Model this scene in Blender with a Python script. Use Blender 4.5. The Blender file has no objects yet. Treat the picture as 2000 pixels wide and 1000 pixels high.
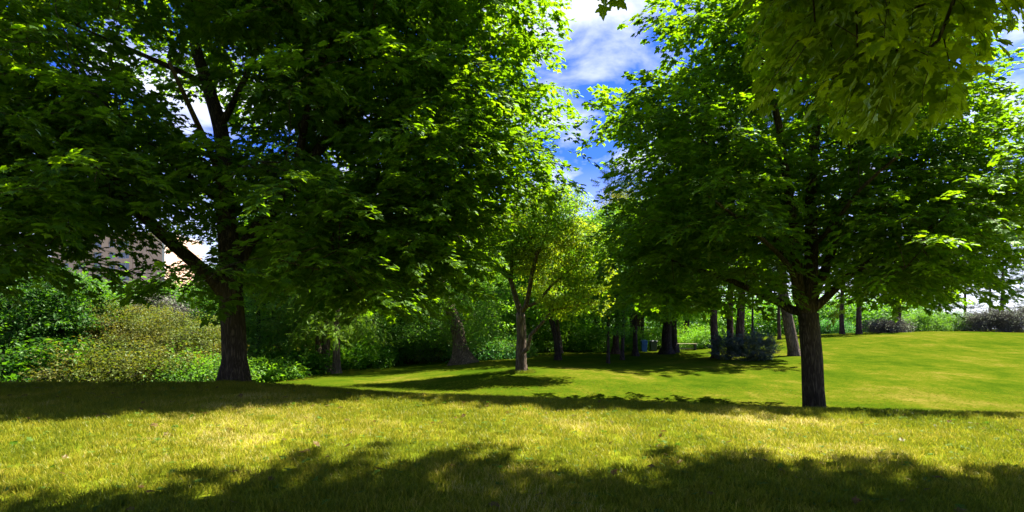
import bpy, math, random
import numpy as np
from mathutils import Vector, Matrix, Euler
R = math.radians
random.seed(7)
rng = np.random.default_rng(11)

# ------------------------------------------------------------------ camera, sky, sun, exposure
scene = bpy.context.scene
COL = scene.collection
F, HY, EYE = 1100.0, 640.0, 1.40            # focal length in pixels of a 2000 px wide frame, horizon row, eye height
cam_d = bpy.data.cameras.new('camera'); cam = bpy.data.objects.new('camera', cam_d); COL.objects.link(cam)
cam_d.sensor_width = 36.0; cam_d.lens = 36.0 * F / 2000.0
cam_d.shift_y = (HY - 500.0) / 2000.0
cam.location = (0, 0, EYE); cam.rotation_euler = (R(90), 0, 0)
cam_d.clip_start = 0.05; cam_d.clip_end = 6000
scene.camera = cam

SUN_AZ, SUN_EL = R(59), R(56)
S = Vector((math.sin(SUN_AZ) * math.cos(SUN_EL), math.cos(SUN_AZ) * math.cos(SUN_EL), math.sin(SUN_EL)))
sun_d = bpy.data.lights.new('sun', 'SUN'); sun_d.energy = 4.7; sun_d.angle = R(0.55); sun_d.color = (1.0, 0.94, 0.80)
sun = bpy.data.objects.new('sun', sun_d); COL.objects.link(sun); sun.rotation_euler = S.to_track_quat('Z', 'Y').to_euler()
sun.location = (0, 0, 60)

world = bpy.data.worlds.new('World'); scene.world = world; world.use_nodes = True
nt = world.node_tree; nt.nodes.clear()
def N(t, ty, **kw):
    n = t.nodes.new(ty)
    for k, v in kw.items():
        if k == 'inp':
            for a, b in v.items(): n.inputs[a].default_value = b
        else: setattr(n, k, v)
    return n
def L(t, a, b): t.links.new(a, b)
def math_node(t, op, a, b=None, c=None, clamp=False):
    n = t.nodes.new('ShaderNodeMath'); n.operation = op; n.use_clamp = clamp
    for i, v in enumerate((a, b, c)):
        if v is None: continue
        if isinstance(v, (int, float)): n.inputs[i].default_value = v
        else: t.links.new(v, n.inputs[i])
    return n.outputs[0]
sky = N(nt, 'ShaderNodeTexSky', sky_type='NISHITA', sun_disc=False, sun_elevation=SUN_EL, sun_rotation=SUN_AZ, altitude=200, air_density=1.0, dust_density=0.6, ozone_density=3.0)
tint = N(nt, 'ShaderNodeMix', data_type='RGBA', blend_type='MULTIPLY'); tint.inputs[0].default_value = 1.0
tint.inputs[7].default_value = (0.09, 0.185, 0.53, 1)
L(nt, sky.outputs[0], tint.inputs[6])
tc = N(nt, 'ShaderNodeTexCoord')
sx = N(nt, 'ShaderNodeSeparateXYZ'); L(nt, tc.outputs['Generated'], sx.inputs[0])
zc = math_node(nt, 'MAXIMUM', sx.outputs[2], 0.0); zc = math_node(nt, 'ADD', zc, 0.22)
cx = math_node(nt, 'DIVIDE', sx.outputs[0], zc); cy = math_node(nt, 'DIVIDE', sx.outputs[1], zc)
cv = N(nt, 'ShaderNodeCombineXYZ'); L(nt, cx, cv.inputs[0]); L(nt, cy, cv.inputs[1]); cv.inputs[2].default_value = 3.7
nz = N(nt, 'ShaderNodeTexNoise', inp={'Scale': 2.9, 'Detail': 9.0, 'Roughness': 0.54, 'Distortion': 0.25}); L(nt, cv.outputs[0], nz.inputs['Vector'])
ramp = N(nt, 'ShaderNodeValToRGB'); L(nt, nz.outputs[0], ramp.inputs[0])
ramp.color_ramp.elements[0].position = 0.50; ramp.color_ramp.elements[1].position = 0.69
ramp.color_ramp.elements[0].color = (0, 0, 0, 1); ramp.color_ramp.elements[1].color = (1, 1, 1, 1)
low = math_node(nt, 'MULTIPLY_ADD', sx.outputs[2], -3.6, 1.0, clamp=True)   # hazier towards the horizon
fac = math_node(nt, 'MAXIMUM', ramp.outputs[0], math_node(nt, 'MULTIPLY', low, 1.2))
fac = math_node(nt, 'MULTIPLY', fac, 0.92)
cl = N(nt, 'ShaderNodeMix', data_type='RGBA'); L(nt, fac, cl.inputs[0]); L(nt, tint.outputs[2], cl.inputs[6])
cc = N(nt, 'ShaderNodeMix', data_type='RGBA'); L(nt, low, cc.inputs[0]); cc.inputs[6].default_value = (3.3, 3.4, 3.6, 1); cc.inputs[7].default_value = (3.0, 3.15, 3.6, 1)   # bright cloud bank low down
L(nt, cc.outputs[2], cl.inputs[7])
bg = N(nt, 'ShaderNodeBackground', inp={'Strength': 0.10}); L(nt, cl.outputs[2], bg.inputs[0])
out = N(nt, 'ShaderNodeOutputWorld'); L(nt, bg.outputs[0], out.inputs[0])
scene.view_settings.view_transform = 'Standard'; scene.view_settings.look = 'None'
scene.view_settings.gamma = 1.0; scene.view_settings.use_curve_mapping = False
scene.view_settings.exposure = 2.3
scene.cycles.max_bounces = 7; scene.cycles.diffuse_bounces = 4; scene.cycles.glossy_bounces = 2; scene.cycles.transmission_bounces = 5
scene.cycles.sample_clamp_indirect = 3.0; scene.cycles.caustics_reflective = False; scene.cycles.caustics_refractive = False

# ------------------------------------------------------------------ helpers
def tag(o, label=None, cat=None, group=None, kind=None):
    if label: o['label'] = label
    if cat: o['category'] = cat
    if group: o['group'] = group
    if kind: o['kind'] = kind
    return o
def empty(name, loc, label, cat, group=None):
    o = bpy.data.objects.new(name, None); COL.objects.link(o); o.location = loc; o.empty_display_size = 0.2
    return tag(o, label, cat, group)
def mesh_obj(name, verts, faces, mats, parent=None, smooth=False, midx=None, kind=None):
    me = bpy.data.meshes.new(name); me.from_pydata([tuple(v) for v in verts], [], faces)
    for m in (mats if isinstance(mats, (list, tuple)) else [mats]): me.materials.append(m)
    if midx is not None: me.polygons.foreach_set('material_index', midx)
    if smooth: me.polygons.foreach_set('use_smooth', [True] * len(me.polygons))
    me.update()
    o = bpy.data.objects.new(name, me); COL.objects.link(o)
    if parent: o.parent = parent
    if kind: o['kind'] = kind
    return o
def rel(parent, v): return np.asarray(v, float) - np.array(parent.location)
def box_vf(cx, cy, cz, sx_, sy_, sz_, rot=0.0):
    vs = []
    for z in (-.5, .5):
        for x, y in ((-.5, -.5), (.5, -.5), (.5, .5), (-.5, .5)):
            X, Y = x * sx_, y * sy_
            vs.append((cx + X * math.cos(rot) - Y * math.sin(rot), cy + X * math.sin(rot) + Y * math.cos(rot), cz + z * sz_))
    return vs, [(3, 2, 1, 0), (4, 5, 6, 7), (0, 1, 5, 4), (1, 2, 6, 5), (2, 3, 7, 6), (3, 0, 4, 7)]
def bevel(o, w=.01, seg=2):
    m = o.modifiers.new('bevel', 'BEVEL'); m.width = w; m.segments = seg; m.limit_method = 'ANGLE'

# ------------------------------------------------------------------ terrain
def plateau(X, Y): return -0.015 - 0.0165 * np.clip(X, -25, 25) + 0.025 * np.sin(X * .55 + 1.0) * np.cos(Y * .4) * np.clip(1 - np.abs(Y - 4) / 7, 0, 1)
PX = [0, 500, 650, 760, 1000, 1300, 1600, 1800, 2000]
PROF = [
 [(8, .13), (13.2, .13), (15, -.35), (20, -1.15), (26, -1.35), (40, -1.35), (70, -1.3)],
 [(8, .12), (13.0, .145), (15, -.35), (20, -1.05), (28, -1.27), (40, -1.25), (70, -1.2)],
 [(8, .08), (12.4, .09), (15, -.42), (22, -.93), (30, -.97), (40, -.95), (70, -.9)],
 [(8, .03), (11.8, .035), (15, -.62), (20, -.84), (27, -.92), (34, -1.0), (44, -.9), (70, -.8)],
 [(8, -.015), (11.7, -.01), (13.5, -.60), (17, -.86), (20, -.74), (24, -.42), (29, -.42), (34, -.45), (42, -.40), (70, -.3)],
 [(8, -.06), (11.2, -.07), (13.5, -.80), (17, -1.12), (20, -.97), (24, -.68), (34, -.45), (44, -.36), (55, -.25), (70, -.2)],
 [(8, -.10), (10.7, -.12), (13, -.85), (16.5, -1.28), (20, -1.12), (26, -.62), (34, -.15), (44, .62), (50, .80), (60, .75), (75, .4)],
 [(8, -.12), (10.5, -.135), (13, -.9), (16.5, -1.32), (20, -1.14), (26, -.68), (34, -.15), (42, .75), (48, 1.05), (56, 1.1), (75, .7)],
 [(8, -.14), (10.3, -.14), (12.6, -.9), (16.5, -1.34), (20, -1.16), (28, -.76), (38, .05), (46, .92), (52, 1.02), (60, 1.0), (75, .7)]]
DG = np.arange(6, 75.01, .25); UG = np.linspace(0, 2000, 101)
_t = np.array([np.interp(DG, [a for a, b in p], [b for a, b in p]) for p in PROF])
TAB = np.array([[np.interp(u, PX, _t[:, j]) for j in range(len(DG))] for u in UG])
def _sm(a, k, ax):
    ker = np.hanning(k + 2)[1:-1]; ker /= ker.sum()
    pad = [(0, 0), (0, 0)]; pad[ax] = (k // 2, k // 2)
    ap = np.pad(a, pad, mode='edge')
    return np.apply_along_axis(lambda r: np.convolve(r, ker, 'valid'), ax, ap)
TAB = _sm(_sm(TAB, 9, 1), 9, 0)
def ground(X, Y):
    X = np.asarray(X, float); Y = np.asarray(Y, float)
    d = np.clip(Y, 6, 75); u = np.clip(1000 + F * X / np.maximum(d, 6), 0, 2000) / 20.0
    j = np.clip((d - 6) / .25, 0, len(DG) - 1.001); i = np.clip(u, 0, 99.999)
    i0 = i.astype(int); j0 = j.astype(int); fi = i - i0; fj = j - j0; j1 = np.minimum(j0 + 1, len(DG) - 1)
    z = (TAB[i0, j0] * (1 - fi) + TAB[i0 + 1, j0] * fi) * (1 - fj) + (TAB[i0, j1] * (1 - fi) + TAB[i0 + 1, j1] * fi) * fj
    w = np.clip((Y - 6) / 2.5, 0, 1); w = w * w * (3 - 2 * w)
    z = plateau(X, Y) * (1 - w) + z * w
    far = np.clip((np.hypot(X, Y) - 75) / 150, 0, 1)
    z = z * (1 - far) - 3.0 * far
    return z + (.018 * np.sin(X * 1.1 + .7 * Y) + .02 * np.sin(X * .43 - Y * .61 + 2)) * np.clip((Y - 12) / 6, 0, 1) * (1 - far)
def gz(x, y): return float(ground(np.array([x]), np.array([y]))[0])
def at(px, d): return ((px - 1000) / F * d, d)
def proj(P):
    P = np.atleast_2d(P); d = np.maximum(P[:, 1], .01)
    return np.stack([1000 + F * P[:, 0] / d, HY - F * (P[:, 2] - EYE) / d], 1)

# ------------------------------------------------------------------ materials
def new_mat(name):
    m = bpy.data.materials.new(name); m.use_nodes = True; m.node_tree.nodes.clear(); return m
def ramp_node(t, src, stops):
    r = t.nodes.new('ShaderNodeValToRGB'); e = r.color_ramp.elements
    while len(e) < len(stops): e.new(.5)
    for k, (p, c) in enumerate(stops): e[k].position = p; e[k].color = (*c, 1)
    if src is not None: t.links.new(src, r.inputs[0])
    return r.outputs[0]
def leaf_mat(name, tops, trans, gloss=.06, rough=.45, tfac=.5, patch=None, patch_amt=.5):
    m = new_mat(name); t = m.node_tree
    at_ = N(t, 'ShaderNodeAttribute', attribute_name='tint'); oi = N(t, 'ShaderNodeObjectInfo')
    v = math_node(t, 'ADD', math_node(t, 'MULTIPLY', at_.outputs['Fac'], .6), math_node(t, 'MULTIPLY', oi.outputs['Random'], .4))
    col = ramp_node(t, v, [(0, tops[0]), (.5, tops[1]), (1, tops[2])])
    tcol = ramp_node(t, v, [(0, trans[0]), (.5, trans[1]), (1, trans[2])])
    if patch:
        geo = N(t, 'ShaderNodeNewGeometry')
        nn = N(t, 'ShaderNodeTexNoise', inp={'Scale': .55, 'Detail': 2.0}); L(t, geo.outputs['Position'], nn.inputs['Vector'])
        pf = math_node(t, 'MULTIPLY', math_node(t, 'MULTIPLY_ADD', nn.outputs[0], 5.0, -2.3, clamp=True), patch_amt)
        for w in (0, 1):
            mx = N(t, 'ShaderNodeMix', data_type='RGBA'); L(t, pf, mx.inputs[0]); L(t, (col, tcol)[w], mx.inputs[6]); mx.inputs[7].default_value = (*patch[w], 1)
            if w == 0: col = mx.outputs[2]
            else: tcol = mx.outputs[2]
    d = N(t, 'ShaderNodeBsdfDiffuse'); L(t, col, d.inputs[0])
    tr = N(t, 'ShaderNodeBsdfTranslucent'); L(t, tcol, tr.inputs[0])
    g = N(t, 'ShaderNodeBsdfGlossy', inp={'Roughness': rough}); g.inputs[0].default_value = (.7, .9, .6, 1)
    m1 = N(t, 'ShaderNodeMixShader'); m1.inputs[0].default_value = tfac; L(t, d.outputs[0], m1.inputs[1]); L(t, tr.outputs[0], m1.inputs[2])
    fr = N(t, 'ShaderNodeFresnel', inp={'IOR': 1.4})
    m2 = N(t, 'ShaderNodeMixShader'); L(t, math_node(t, 'ADD', math_node(t, 'MULTIPLY', fr.outputs[0], .16), gloss * .25), m2.inputs[0]); L(t, m1.outputs[0], m2.inputs[1]); L(t, g.outputs[0], m2.inputs[2])
    o = N(t, 'ShaderNodeOutputMaterial'); L(t, m2.outputs[0], o.inputs[0])
    return m
def bark_mat(name, c0, c1, scale=9.0, bump=.9):
    m = new_mat(name); t = m.node_tree
    tc_ = N(t, 'ShaderNodeTexCoord'); mp = N(t, 'ShaderNodeMapping'); mp.inputs['Scale'].default_value = (1, 1, .10); L(t, tc_.outputs['Object'], mp.inputs[0])
    n1 = N(t, 'ShaderNodeTexNoise', inp={'Scale': scale * 2.6, 'Detail': 6.0, 'Roughness': .65, 'Distortion': .6}); L(t, mp.outputs[0], n1.inputs['Vector'])
    vo = N(t, 'ShaderNodeTexVoronoi', feature='DISTANCE_TO_EDGE', inp={'Scale': scale * 2.2}); dn = N(t, 'ShaderNodeTexNoise', inp={'Scale': scale * 1.1, 'Detail': 3.0}); L(t, mp.outputs[0], dn.inputs['Vector'])
    dv = N(t, 'ShaderNodeMix', data_type='RGBA', blend_type='LINEAR_LIGHT'); dv.inputs[0].default_value = .12; L(t, mp.outputs[0], dv.inputs[6]); L(t, dn.outputs['Color'], dv.inputs[7]); L(t, dv.outputs[2], vo.inputs['Vector'])
    n2 = N(t, 'ShaderNodeTexNoise', inp={'Scale': 2.0, 'Detail': 3.0}); L(t, tc_.outputs['Object'], n2.inputs['Vector'])
    h = math_node(t, 'MULTIPLY', math_node(t, 'MULTIPLY_ADD', vo.outputs[0], 3.0, 0.1, clamp=True), n1.outputs[0])
    mixf = math_node(t, 'ADD', math_node(t, 'MULTIPLY', h, 1.2), math_node(t, 'MULTIPLY_ADD', n2.outputs[0], .6, -.3), clamp=True)
    col = ramp_node(t, mixf, [(.05, tuple(a * .45 for a in c0)), (.4, c0), (.8, c1)])
    p = N(t, 'ShaderNodeBsdfPrincipled', inp={'Roughness': .9}); p.inputs['Specular IOR Level'].default_value = .15
    L(t, col, p.inputs['Base Color'])
    b = N(t, 'ShaderNodeBump', inp={'Strength': bump, 'Distance': .07}); L(t, h, b.inputs['Height']); L(t, b.outputs[0], p.inputs['Normal'])
    o = N(t, 'ShaderNodeOutputMaterial'); L(t, p.outputs[0], o.inputs[0]); return m
def plain_mat(name, c, rough=.6, metal=0.0, noise=.12, nscale=8.0, spec=.4):
    m = new_mat(name); t = m.node_tree
    tc_ = N(t, 'ShaderNodeTexCoord'); n1 = N(t, 'ShaderNodeTexNoise', inp={'Scale': nscale, 'Detail': 5.0}); L(t, tc_.outputs['Object'], n1.inputs['Vector'])
    col = ramp_node(t, n1.outputs[0], [(.3, tuple(a * (1 - noise * 2) for a in c)), (.7, tuple(min(1, a * (1 + noise)) for a in c))])
    p = N(t, 'ShaderNodeBsdfPrincipled', inp={'Roughness': rough, 'Metallic': metal}); p.inputs['Specular IOR Level'].default_value = spec
    L(t, col, p.inputs['Base Color']); o = N(t, 'ShaderNodeOutputMaterial'); L(t, p.outputs[0], o.inputs[0]); return m

GREEN, GREEN2, STRAW, STRAW2 = (.125, .165, .010), (.25, .262, .012), (.66, .54, .25), (.40, .34, .035)
def grass_colour(t, blade):
    geo = N(t, 'ShaderNodeNewGeometry')
    a = N(t, 'ShaderNodeTexNoise', inp={'Scale': .35, 'Detail': 4.0, 'Roughness': .6}); L(t, geo.outputs['Position'], a.inputs['Vector'])
    b = N(t, 'ShaderNodeTexNoise', inp={'Scale': 2.2, 'Detail': 5.0, 'Roughness': .7}); L(t, geo.outputs['Position'], b.inputs['Vector'])
    sp = N(t, 'ShaderNodeSeparateXYZ'); L(t, geo.outputs['Position'], sp.inputs[0])
    dry = math_node(t, 'SUBTRACT', math_node(t, 'ADD', math_node(t, 'MULTIPLY', a.outputs[0], 1.9), math_node(t, 'MULTIPLY', b.outputs[0], .7)), 1.04)
    near = math_node(t, 'MULTIPLY_ADD', sp.outputs[1], -.10, 1.9, clamp=True)      # the knoll is drier than the watered lawn beyond it
    if blade:
        at_ = N(t, 'ShaderNodeAttribute', attribute_name='tint'); oi = N(t, 'ShaderNodeObjectInfo')
        k = math_node(t, 'ADD', math_node(t, 'MULTIPLY', at_.outputs['Fac'], .78), math_node(t, 'MULTIPLY', oi.outputs['Random'], .12))
        v = math_node(t, 'MULTIPLY', math_node(t, 'ADD', math_node(t, 'MULTIPLY', dry, 1.05), math_node(t, 'SUBTRACT', k, .47)), math_node(t, 'MULTIPLY_ADD', near, .75, .25), clamp=True)
    else:
        c = N(t, 'ShaderNodeTexNoise', inp={'Scale': 14.0, 'Detail': 7.0, 'Roughness': .8}); L(t, geo.outputs['Position'], c.inputs['Vector'])
        v = math_node(t, 'MULTIPLY', math_node(t, 'ADD', math_node(t, 'MULTIPLY', dry, .9), math_node(t, 'MULTIPLY_ADD', c.outputs[0], 1.2, -.72)), math_node(t, 'MULTIPLY_ADD', near, .7, .3), clamp=True)
    return v, geo
def grass_mat():
    m = new_mat('grass_blade'); t = m.node_tree; v, geo = grass_colour(t, True)
    col = ramp_node(t, v, [(0, GREEN), (.32, GREEN2), (.62, STRAW2), (.9, STRAW)])
    d = N(t, 'ShaderNodeBsdfDiffuse'); L(t, col, d.inputs[0]); tr = N(t, 'ShaderNodeBsdfTranslucent'); L(t, col, tr.inputs[0])
    m1 = N(t, 'ShaderNodeMixShader'); m1.inputs[0].default_value = .5; L(t, d.outputs[0], m1.inputs[1]); L(t, tr.outputs[0], m1.inputs[2])
    g = N(t, 'ShaderNodeBsdfGlossy', inp={'Roughness': .4}); m2 = N(t, 'ShaderNodeMixShader'); m2.inputs[0].default_value = .012
    L(t, m1.outputs[0], m2.inputs[1]); L(t, g.outputs[0], m2.inputs[2])
    o = N(t, 'ShaderNodeOutputMaterial'); L(t, m2.outputs[0], o.inputs[0]); return m
def lawn_mat():
    m = new_mat('lawn'); t = m.node_tree; v, geo = grass_colour(t, False)
    near = ramp_node(t, v, [(0, tuple(x * .8 for x in GREEN)), (.35, tuple(x * .8 for x in GREEN2)), (.65, tuple(x * .9 for x in STRAW2)), (.95, STRAW)])
    def nz_(s_, d_, r_=.6):
        q = N(t, 'ShaderNodeTexNoise', inp={'Scale': s_, 'Detail': d_, 'Roughness': r_}); L(t, geo.outputs['Position'], q.inputs['Vector']); return q.outputs[0]
    a, b, c = nz_(.22, 3), nz_(1.3, 4, .65), nz_(11.0, 7, .8)
    w = math_node(t, 'ADD', math_node(t, 'MULTIPLY', a, 1.7), math_node(t, 'ADD', math_node(t, 'MULTIPLY', b, 1.2), math_node(t, 'MULTIPLY_ADD', c, 2.2, -2.1)), clamp=True)
    far = ramp_node(t, w, [(0, (.024, .048, .002)), (.35, (.040, .066, .003)), (.62, (.064, .078, .004)), (1, (.125, .105, .018))])
    sp = N(t, 'ShaderNodeSeparateXYZ'); L(t, geo.outputs['Position'], sp.inputs[0])
    f = math_node(t, 'MULTIPLY_ADD', sp.outputs[1], .18, -2.2, clamp=True)
    mx = N(t, 'ShaderNodeMix', data_type='RGBA'); L(t, f, mx.inputs[0]); L(t, near, mx.inputs[6]); L(t, far, mx.inputs[7])
    bp = N(t, 'ShaderNodeBump', inp={'Strength': .45, 'Distance': .04}); L(t, c, bp.inputs['Height'])
    p = N(t, 'ShaderNodeBsdfDiffuse'); L(t, mx.outputs[2], p.inputs[0]); L(t, bp.outputs[0], p.inputs['Normal'])
    o = N(t, 'ShaderNodeOutputMaterial'); L(t, p.outputs[0], o.inputs[0]); return m

M = {}
M['grass'] = grass_mat(); M['lawn'] = lawn_mat()
M['weed'] = leaf_mat('weed', [(.05, .12, .012), (.08, .16, .02), (.12, .2, .03)], [(.08, .18, .01)] * 3, gloss=0)
M['maple'] = leaf_mat('maple_leaf', [(.017, .048, .003), (.033, .080, .003), (.060, .12, .004)], [(.11, .26, .002), (.22, .42, .003), (.34, .53, .004)], tfac=.55, gloss=.02)
M['maple_over'] = leaf_mat('overhanging_maple_leaf', [(.036, .070, .003), (.055, .092, .003), (.075, .12, .004)], [(.26, .40, .003), (.36, .50, .003), (.48, .60, .004)], tfac=.68, gloss=.01)
M['yellow'] = leaf_mat('turning_leaf', [(.05, .15, .008), (.095, .21, .010), (.19, .27, .010)], [(.17, .44, .006), (.33, .56, .008), (.60, .62, .010)], patch=((.26, .24, .010), (.75, .58, .01)), patch_amt=.40)
M['broad'] = leaf_mat('broad_leaf', [(.030, .105, .008), (.052, .15, .009), (.08, .19, .010)], [(.08, .26, .005), (.15, .38, .006), (.27, .50, .008)])
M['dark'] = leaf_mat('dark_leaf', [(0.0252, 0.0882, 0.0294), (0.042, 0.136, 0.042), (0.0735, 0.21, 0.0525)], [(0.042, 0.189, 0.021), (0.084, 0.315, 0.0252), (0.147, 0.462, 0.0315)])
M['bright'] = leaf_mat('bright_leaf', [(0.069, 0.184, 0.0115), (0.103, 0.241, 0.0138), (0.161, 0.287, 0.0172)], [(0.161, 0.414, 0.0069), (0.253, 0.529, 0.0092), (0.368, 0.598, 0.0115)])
M['olive'] = leaf_mat('olive_leaf', [(0.0554, 0.0857, 0.0121), (0.0857, 0.116, 0.0151), (0.141, 0.126, 0.0202)], [(0.101, 0.171, 0.00806), (0.181, 0.242, 0.0101), (0.302, 0.242, 0.0151)], patch=((0.161, 0.101, 0.0202), (0.302, 0.181, 0.0202)), patch_amt=.5)
M['needle'] = leaf_mat('needle', [(.08, .18, .010), (.13, .24, .010), (.19, .30, .012)], [(.18, .40, .01), (.28, .50, .01), (.38, .58, .012)], tfac=.5)
M['pine'] = leaf_mat('pine_needle', [(.022, .05, .022), (.03, .065, .028), (.045, .08, .032)], [(.03, .08, .01)] * 3, tfac=.2)
M['willow'] = leaf_mat('grey_green_leaf', [(.045, .12, .018), (.07, .16, .022), (.11, .21, .03)], [(.12, .32, .010), (.18, .40, .012), (.26, .48, .016)])
M['glossy'] = leaf_mat('glossy_leaf', [(.012, .050, .005), (.022, .075, .006), (.045, .11, .008)], [(.05, .18, .004), (.10, .27, .005), (.20, .40, .006)], gloss=.05)
M['juniper'] = leaf_mat('juniper', [(.055, .085, .075), (.08, .115, .10), (.12, .16, .14)], [(.05, .08, .06)] * 3, tfac=.15)
M['mauve'] = leaf_mat('mauve_twig', [(.08, .07, .07), (.12, .10, .10), (.10, .13, .06)], [(.09, .08, .06)] * 3, tfac=.2)
M['bark'] = bark_mat('maple_bark', (.070, .055, .036), (.17, .135, .092))
M['bark_l'] = bark_mat('pale_bark', (.13, .095, .07), (.30, .22, .165), scale=7)
M['bark_d'] = bark_mat('dark_bark', (.040, .030, .028), (.10, .078, .068))
M['bark_p'] = bark_mat('pine_bark', (.075, .045, .038), (.19, .12, .10), scale=7)

# ------------------------------------------------------------------ the lawn
def lattice(a, b, n, s):
    t = np.linspace(-1, 1, n); v = np.sinh(t * s) / math.sinh(s)
    return np.where(v < 0, -v * a, v * b)
gx = lattice(-1500, 1500, 360, 6.6); gx = np.sort(np.unique(np.round(np.where(gx < -0, gx, gx), 4)))
gyA = np.arange(-12, 60, .28); gyB = 60 + np.cumsum(np.geomspace(.4, 260, 42)); gyC = -12 - np.cumsum(np.geomspace(.5, 300, 24))[::-1]
gy = np.concatenate([gyC, gyA, gyB])
GX, GY = np.meshgrid(gx, gy); GZ = ground(GX, GY)
V = np.stack([GX.ravel(), GY.ravel(), GZ.ravel()], 1); nx = len(gx); ny = len(gy)
ii = (np.arange(ny - 1)[:, None] * nx + np.arange(nx - 1)[None, :]).ravel()
Q = np.stack([ii, ii + 1, ii + nx + 1, ii + nx], 1)
me = bpy.data.meshes.new('lawn'); me.vertices.add(len(V)); me.vertices.foreach_set('co', V.ravel())
me.loops.add(Q.size); me.loops.foreach_set('vertex_index', Q.ravel().astype(np.int32))
me.polygons.add(len(Q)); me.polygons.foreach_set('loop_start', (np.arange(len(Q)) * 4).astype(np.int32)); me.polygons.foreach_set('loop_total', np.full(len(Q), 4, np.int32))
me.polygons.foreach_set('use_smooth', np.ones(len(Q), bool)); me.update(calc_edges=True); me.validate()
me.materials.append(M['lawn'])
lawn = bpy.data.objects.new('ground', me); COL.objects.link(lawn); tag(lawn, 'grassy ground rolling from a dry knoll down and up to a green slope', kind='structure')

# ------------------------------------------------------------------ geometry-node scatterer: sources live in the object's own mesh
def make_group():
    g = bpy.data.node_groups.new('scatter', 'GeometryNodeTree')
    g.interface.new_socket('Geometry', in_out='INPUT', socket_type='NodeSocketGeometry')
    g.interface.new_socket('Geometry', in_out='OUTPUT', socket_type='NodeSocketGeometry')
    gi = g.nodes.new('NodeGroupInput'); go = g.nodes.new('NodeGroupOutput'); join = g.nodes.new('GeometryNodeJoinGeometry')
    def na(name, ty):
        n = g.nodes.new('GeometryNodeInputNamedAttribute'); n.data_type = ty; n.inputs[0].default_value = name; return n.outputs[0]
    def sep(attr_name, val, geo):
        c = g.nodes.new('FunctionNodeCompare'); c.data_type = 'INT'; c.operation = 'EQUAL'
        g.links.new(na(attr_name, 'INT'), c.inputs[2]); c.inputs[3].default_value = val
        s = g.nodes.new('GeometryNodeSeparateGeometry'); s.domain = 'POINT'; g.links.new(geo, s.inputs[0]); g.links.new(c.outputs[0], s.inputs[1]); return s.outputs[0]
    pts = sep('src', 0, gi.outputs[0])
    for k in (1, 2, 3, 4):
        src = sep('src', k, gi.outputs[0]); p = sep('var', k, pts)
        io = g.nodes.new('GeometryNodeInstanceOnPoints'); g.links.new(p, io.inputs['Points']); g.links.new(src, io.inputs['Instance'])
        er = g.nodes.new('FunctionNodeEulerToRotation'); g.links.new(na('rot', 'FLOAT_VECTOR'), er.inputs[0]); g.links.new(er.outputs[0], io.inputs['Rotation'])
        g.links.new(na('scl', 'FLOAT'), io.inputs['Scale']); g.links.new(io.outputs[0], join.inputs[0])
    g.links.new(join.outputs[0], go.inputs[0]); return g
SCATTER = make_group()
def scatter(name, sources, pts, rot, scl, var, mats, parent=None):
    vs, fs, mi, src, tint = [], [], [], [], []
    for k, (v, f, m, t) in enumerate(sources):
        o = len(vs); vs += [tuple(a) for a in v]; fs += [tuple(i + o for i in q) for q in f]; mi += list(m); tint += list(t); src += [k + 1] * len(v)
    n0 = len(vs); n = len(pts); pts = np.asarray(pts, float)
    if parent: pts = pts - np.array(parent.location)
    vs += [tuple(p) for p in pts]
    o = mesh_obj(name, vs, fs, mats, parent, midx=mi); me = o.data
    def attr(nm, ty, arr, key='value'):
        a = me.attributes.new(nm, ty, 'POINT'); a.data.foreach_set(key, arr)
    attr('src', 'INT', np.array(src + [0] * n, np.int32))
    attr('var', 'INT', np.concatenate([np.zeros(n0, np.int32), np.asarray(var, np.int32)]))
    attr('tint', 'FLOAT', np.array(tint + [0.] * n, np.float32))
    attr('scl', 'FLOAT', np.concatenate([np.ones(n0), scl]).astype(np.float32))
    attr('rot', 'FLOAT_VECTOR', np.concatenate([np.zeros((n0, 3)), rot]).astype(np.float32).ravel(), 'vector')
    md = o.modifiers.new('scatter', 'NODES'); md.node_group = SCATTER
    return o

# ------------------------------------------------------------------ leaves and sprays
_half = [(0, 0), (.05, -.02), (.20, -.10), (.36, -.05), (.33, .06), (.27, .13), (.44, .20), (.60, .42), (.46, .46), (.33, .43), (.26, .50), (.27, .66), (.15, .74), (.10, .86), (0, 1.02)]
def maple_leaf():
    v = [(0, 0, 0), (0, .42, -.02), (0, 1.02, -.16)]
    right = [(x, y, .02 + .05 * x - .22 * max(0, x - .25) - .10 * max(0, y - .6)) for x, y in _half[1:-1]]
    n = len(right); v += right + [(-x, y, z) for x, y, z in right]
    r0 = 3; l0 = 3 + n
    fr = (1, 0) + tuple(r0 + i for i in range(n)) + (2,)
    fl = (2,) + tuple(l0 + i for i in range(n - 1, -1, -1)) + (0, 1)
    return np.array(v), [fr, fl]
MLV, MLF = maple_leaf()
def rot_m(rx, ry, rz): return np.array(Euler((rx, ry, rz), 'XYZ').to_matrix())
def twig_vf(pts, rads, sides=3):
    pts = np.asarray(pts, float); v, f = [], []
    for i, p in enumerate(pts):
        t = pts[min(i + 1, len(pts) - 1)] - pts[max(i - 1, 0)]; t /= (np.linalg.norm(t) + 1e-9)
        a = np.cross(t, (0, 0, 1)); 
        if np.linalg.norm(a) < .1: a = np.cross(t, (1, 0, 0))
        a /= np.linalg.norm(a); b = np.cross(t, a)
        for s in range(sides):
            th = 2 * math.pi * s / sides; v.append(p + rads[i] * (math.cos(th) * a + math.sin(th) * b))
    for i in range(len(pts) - 1):
        for s in range(sides):
            a0 = i * sides + s; b0 = i * sides + (s + 1) % sides; f.append((a0, b0, b0 + sides, a0 + sides))
    return v, f
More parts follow.
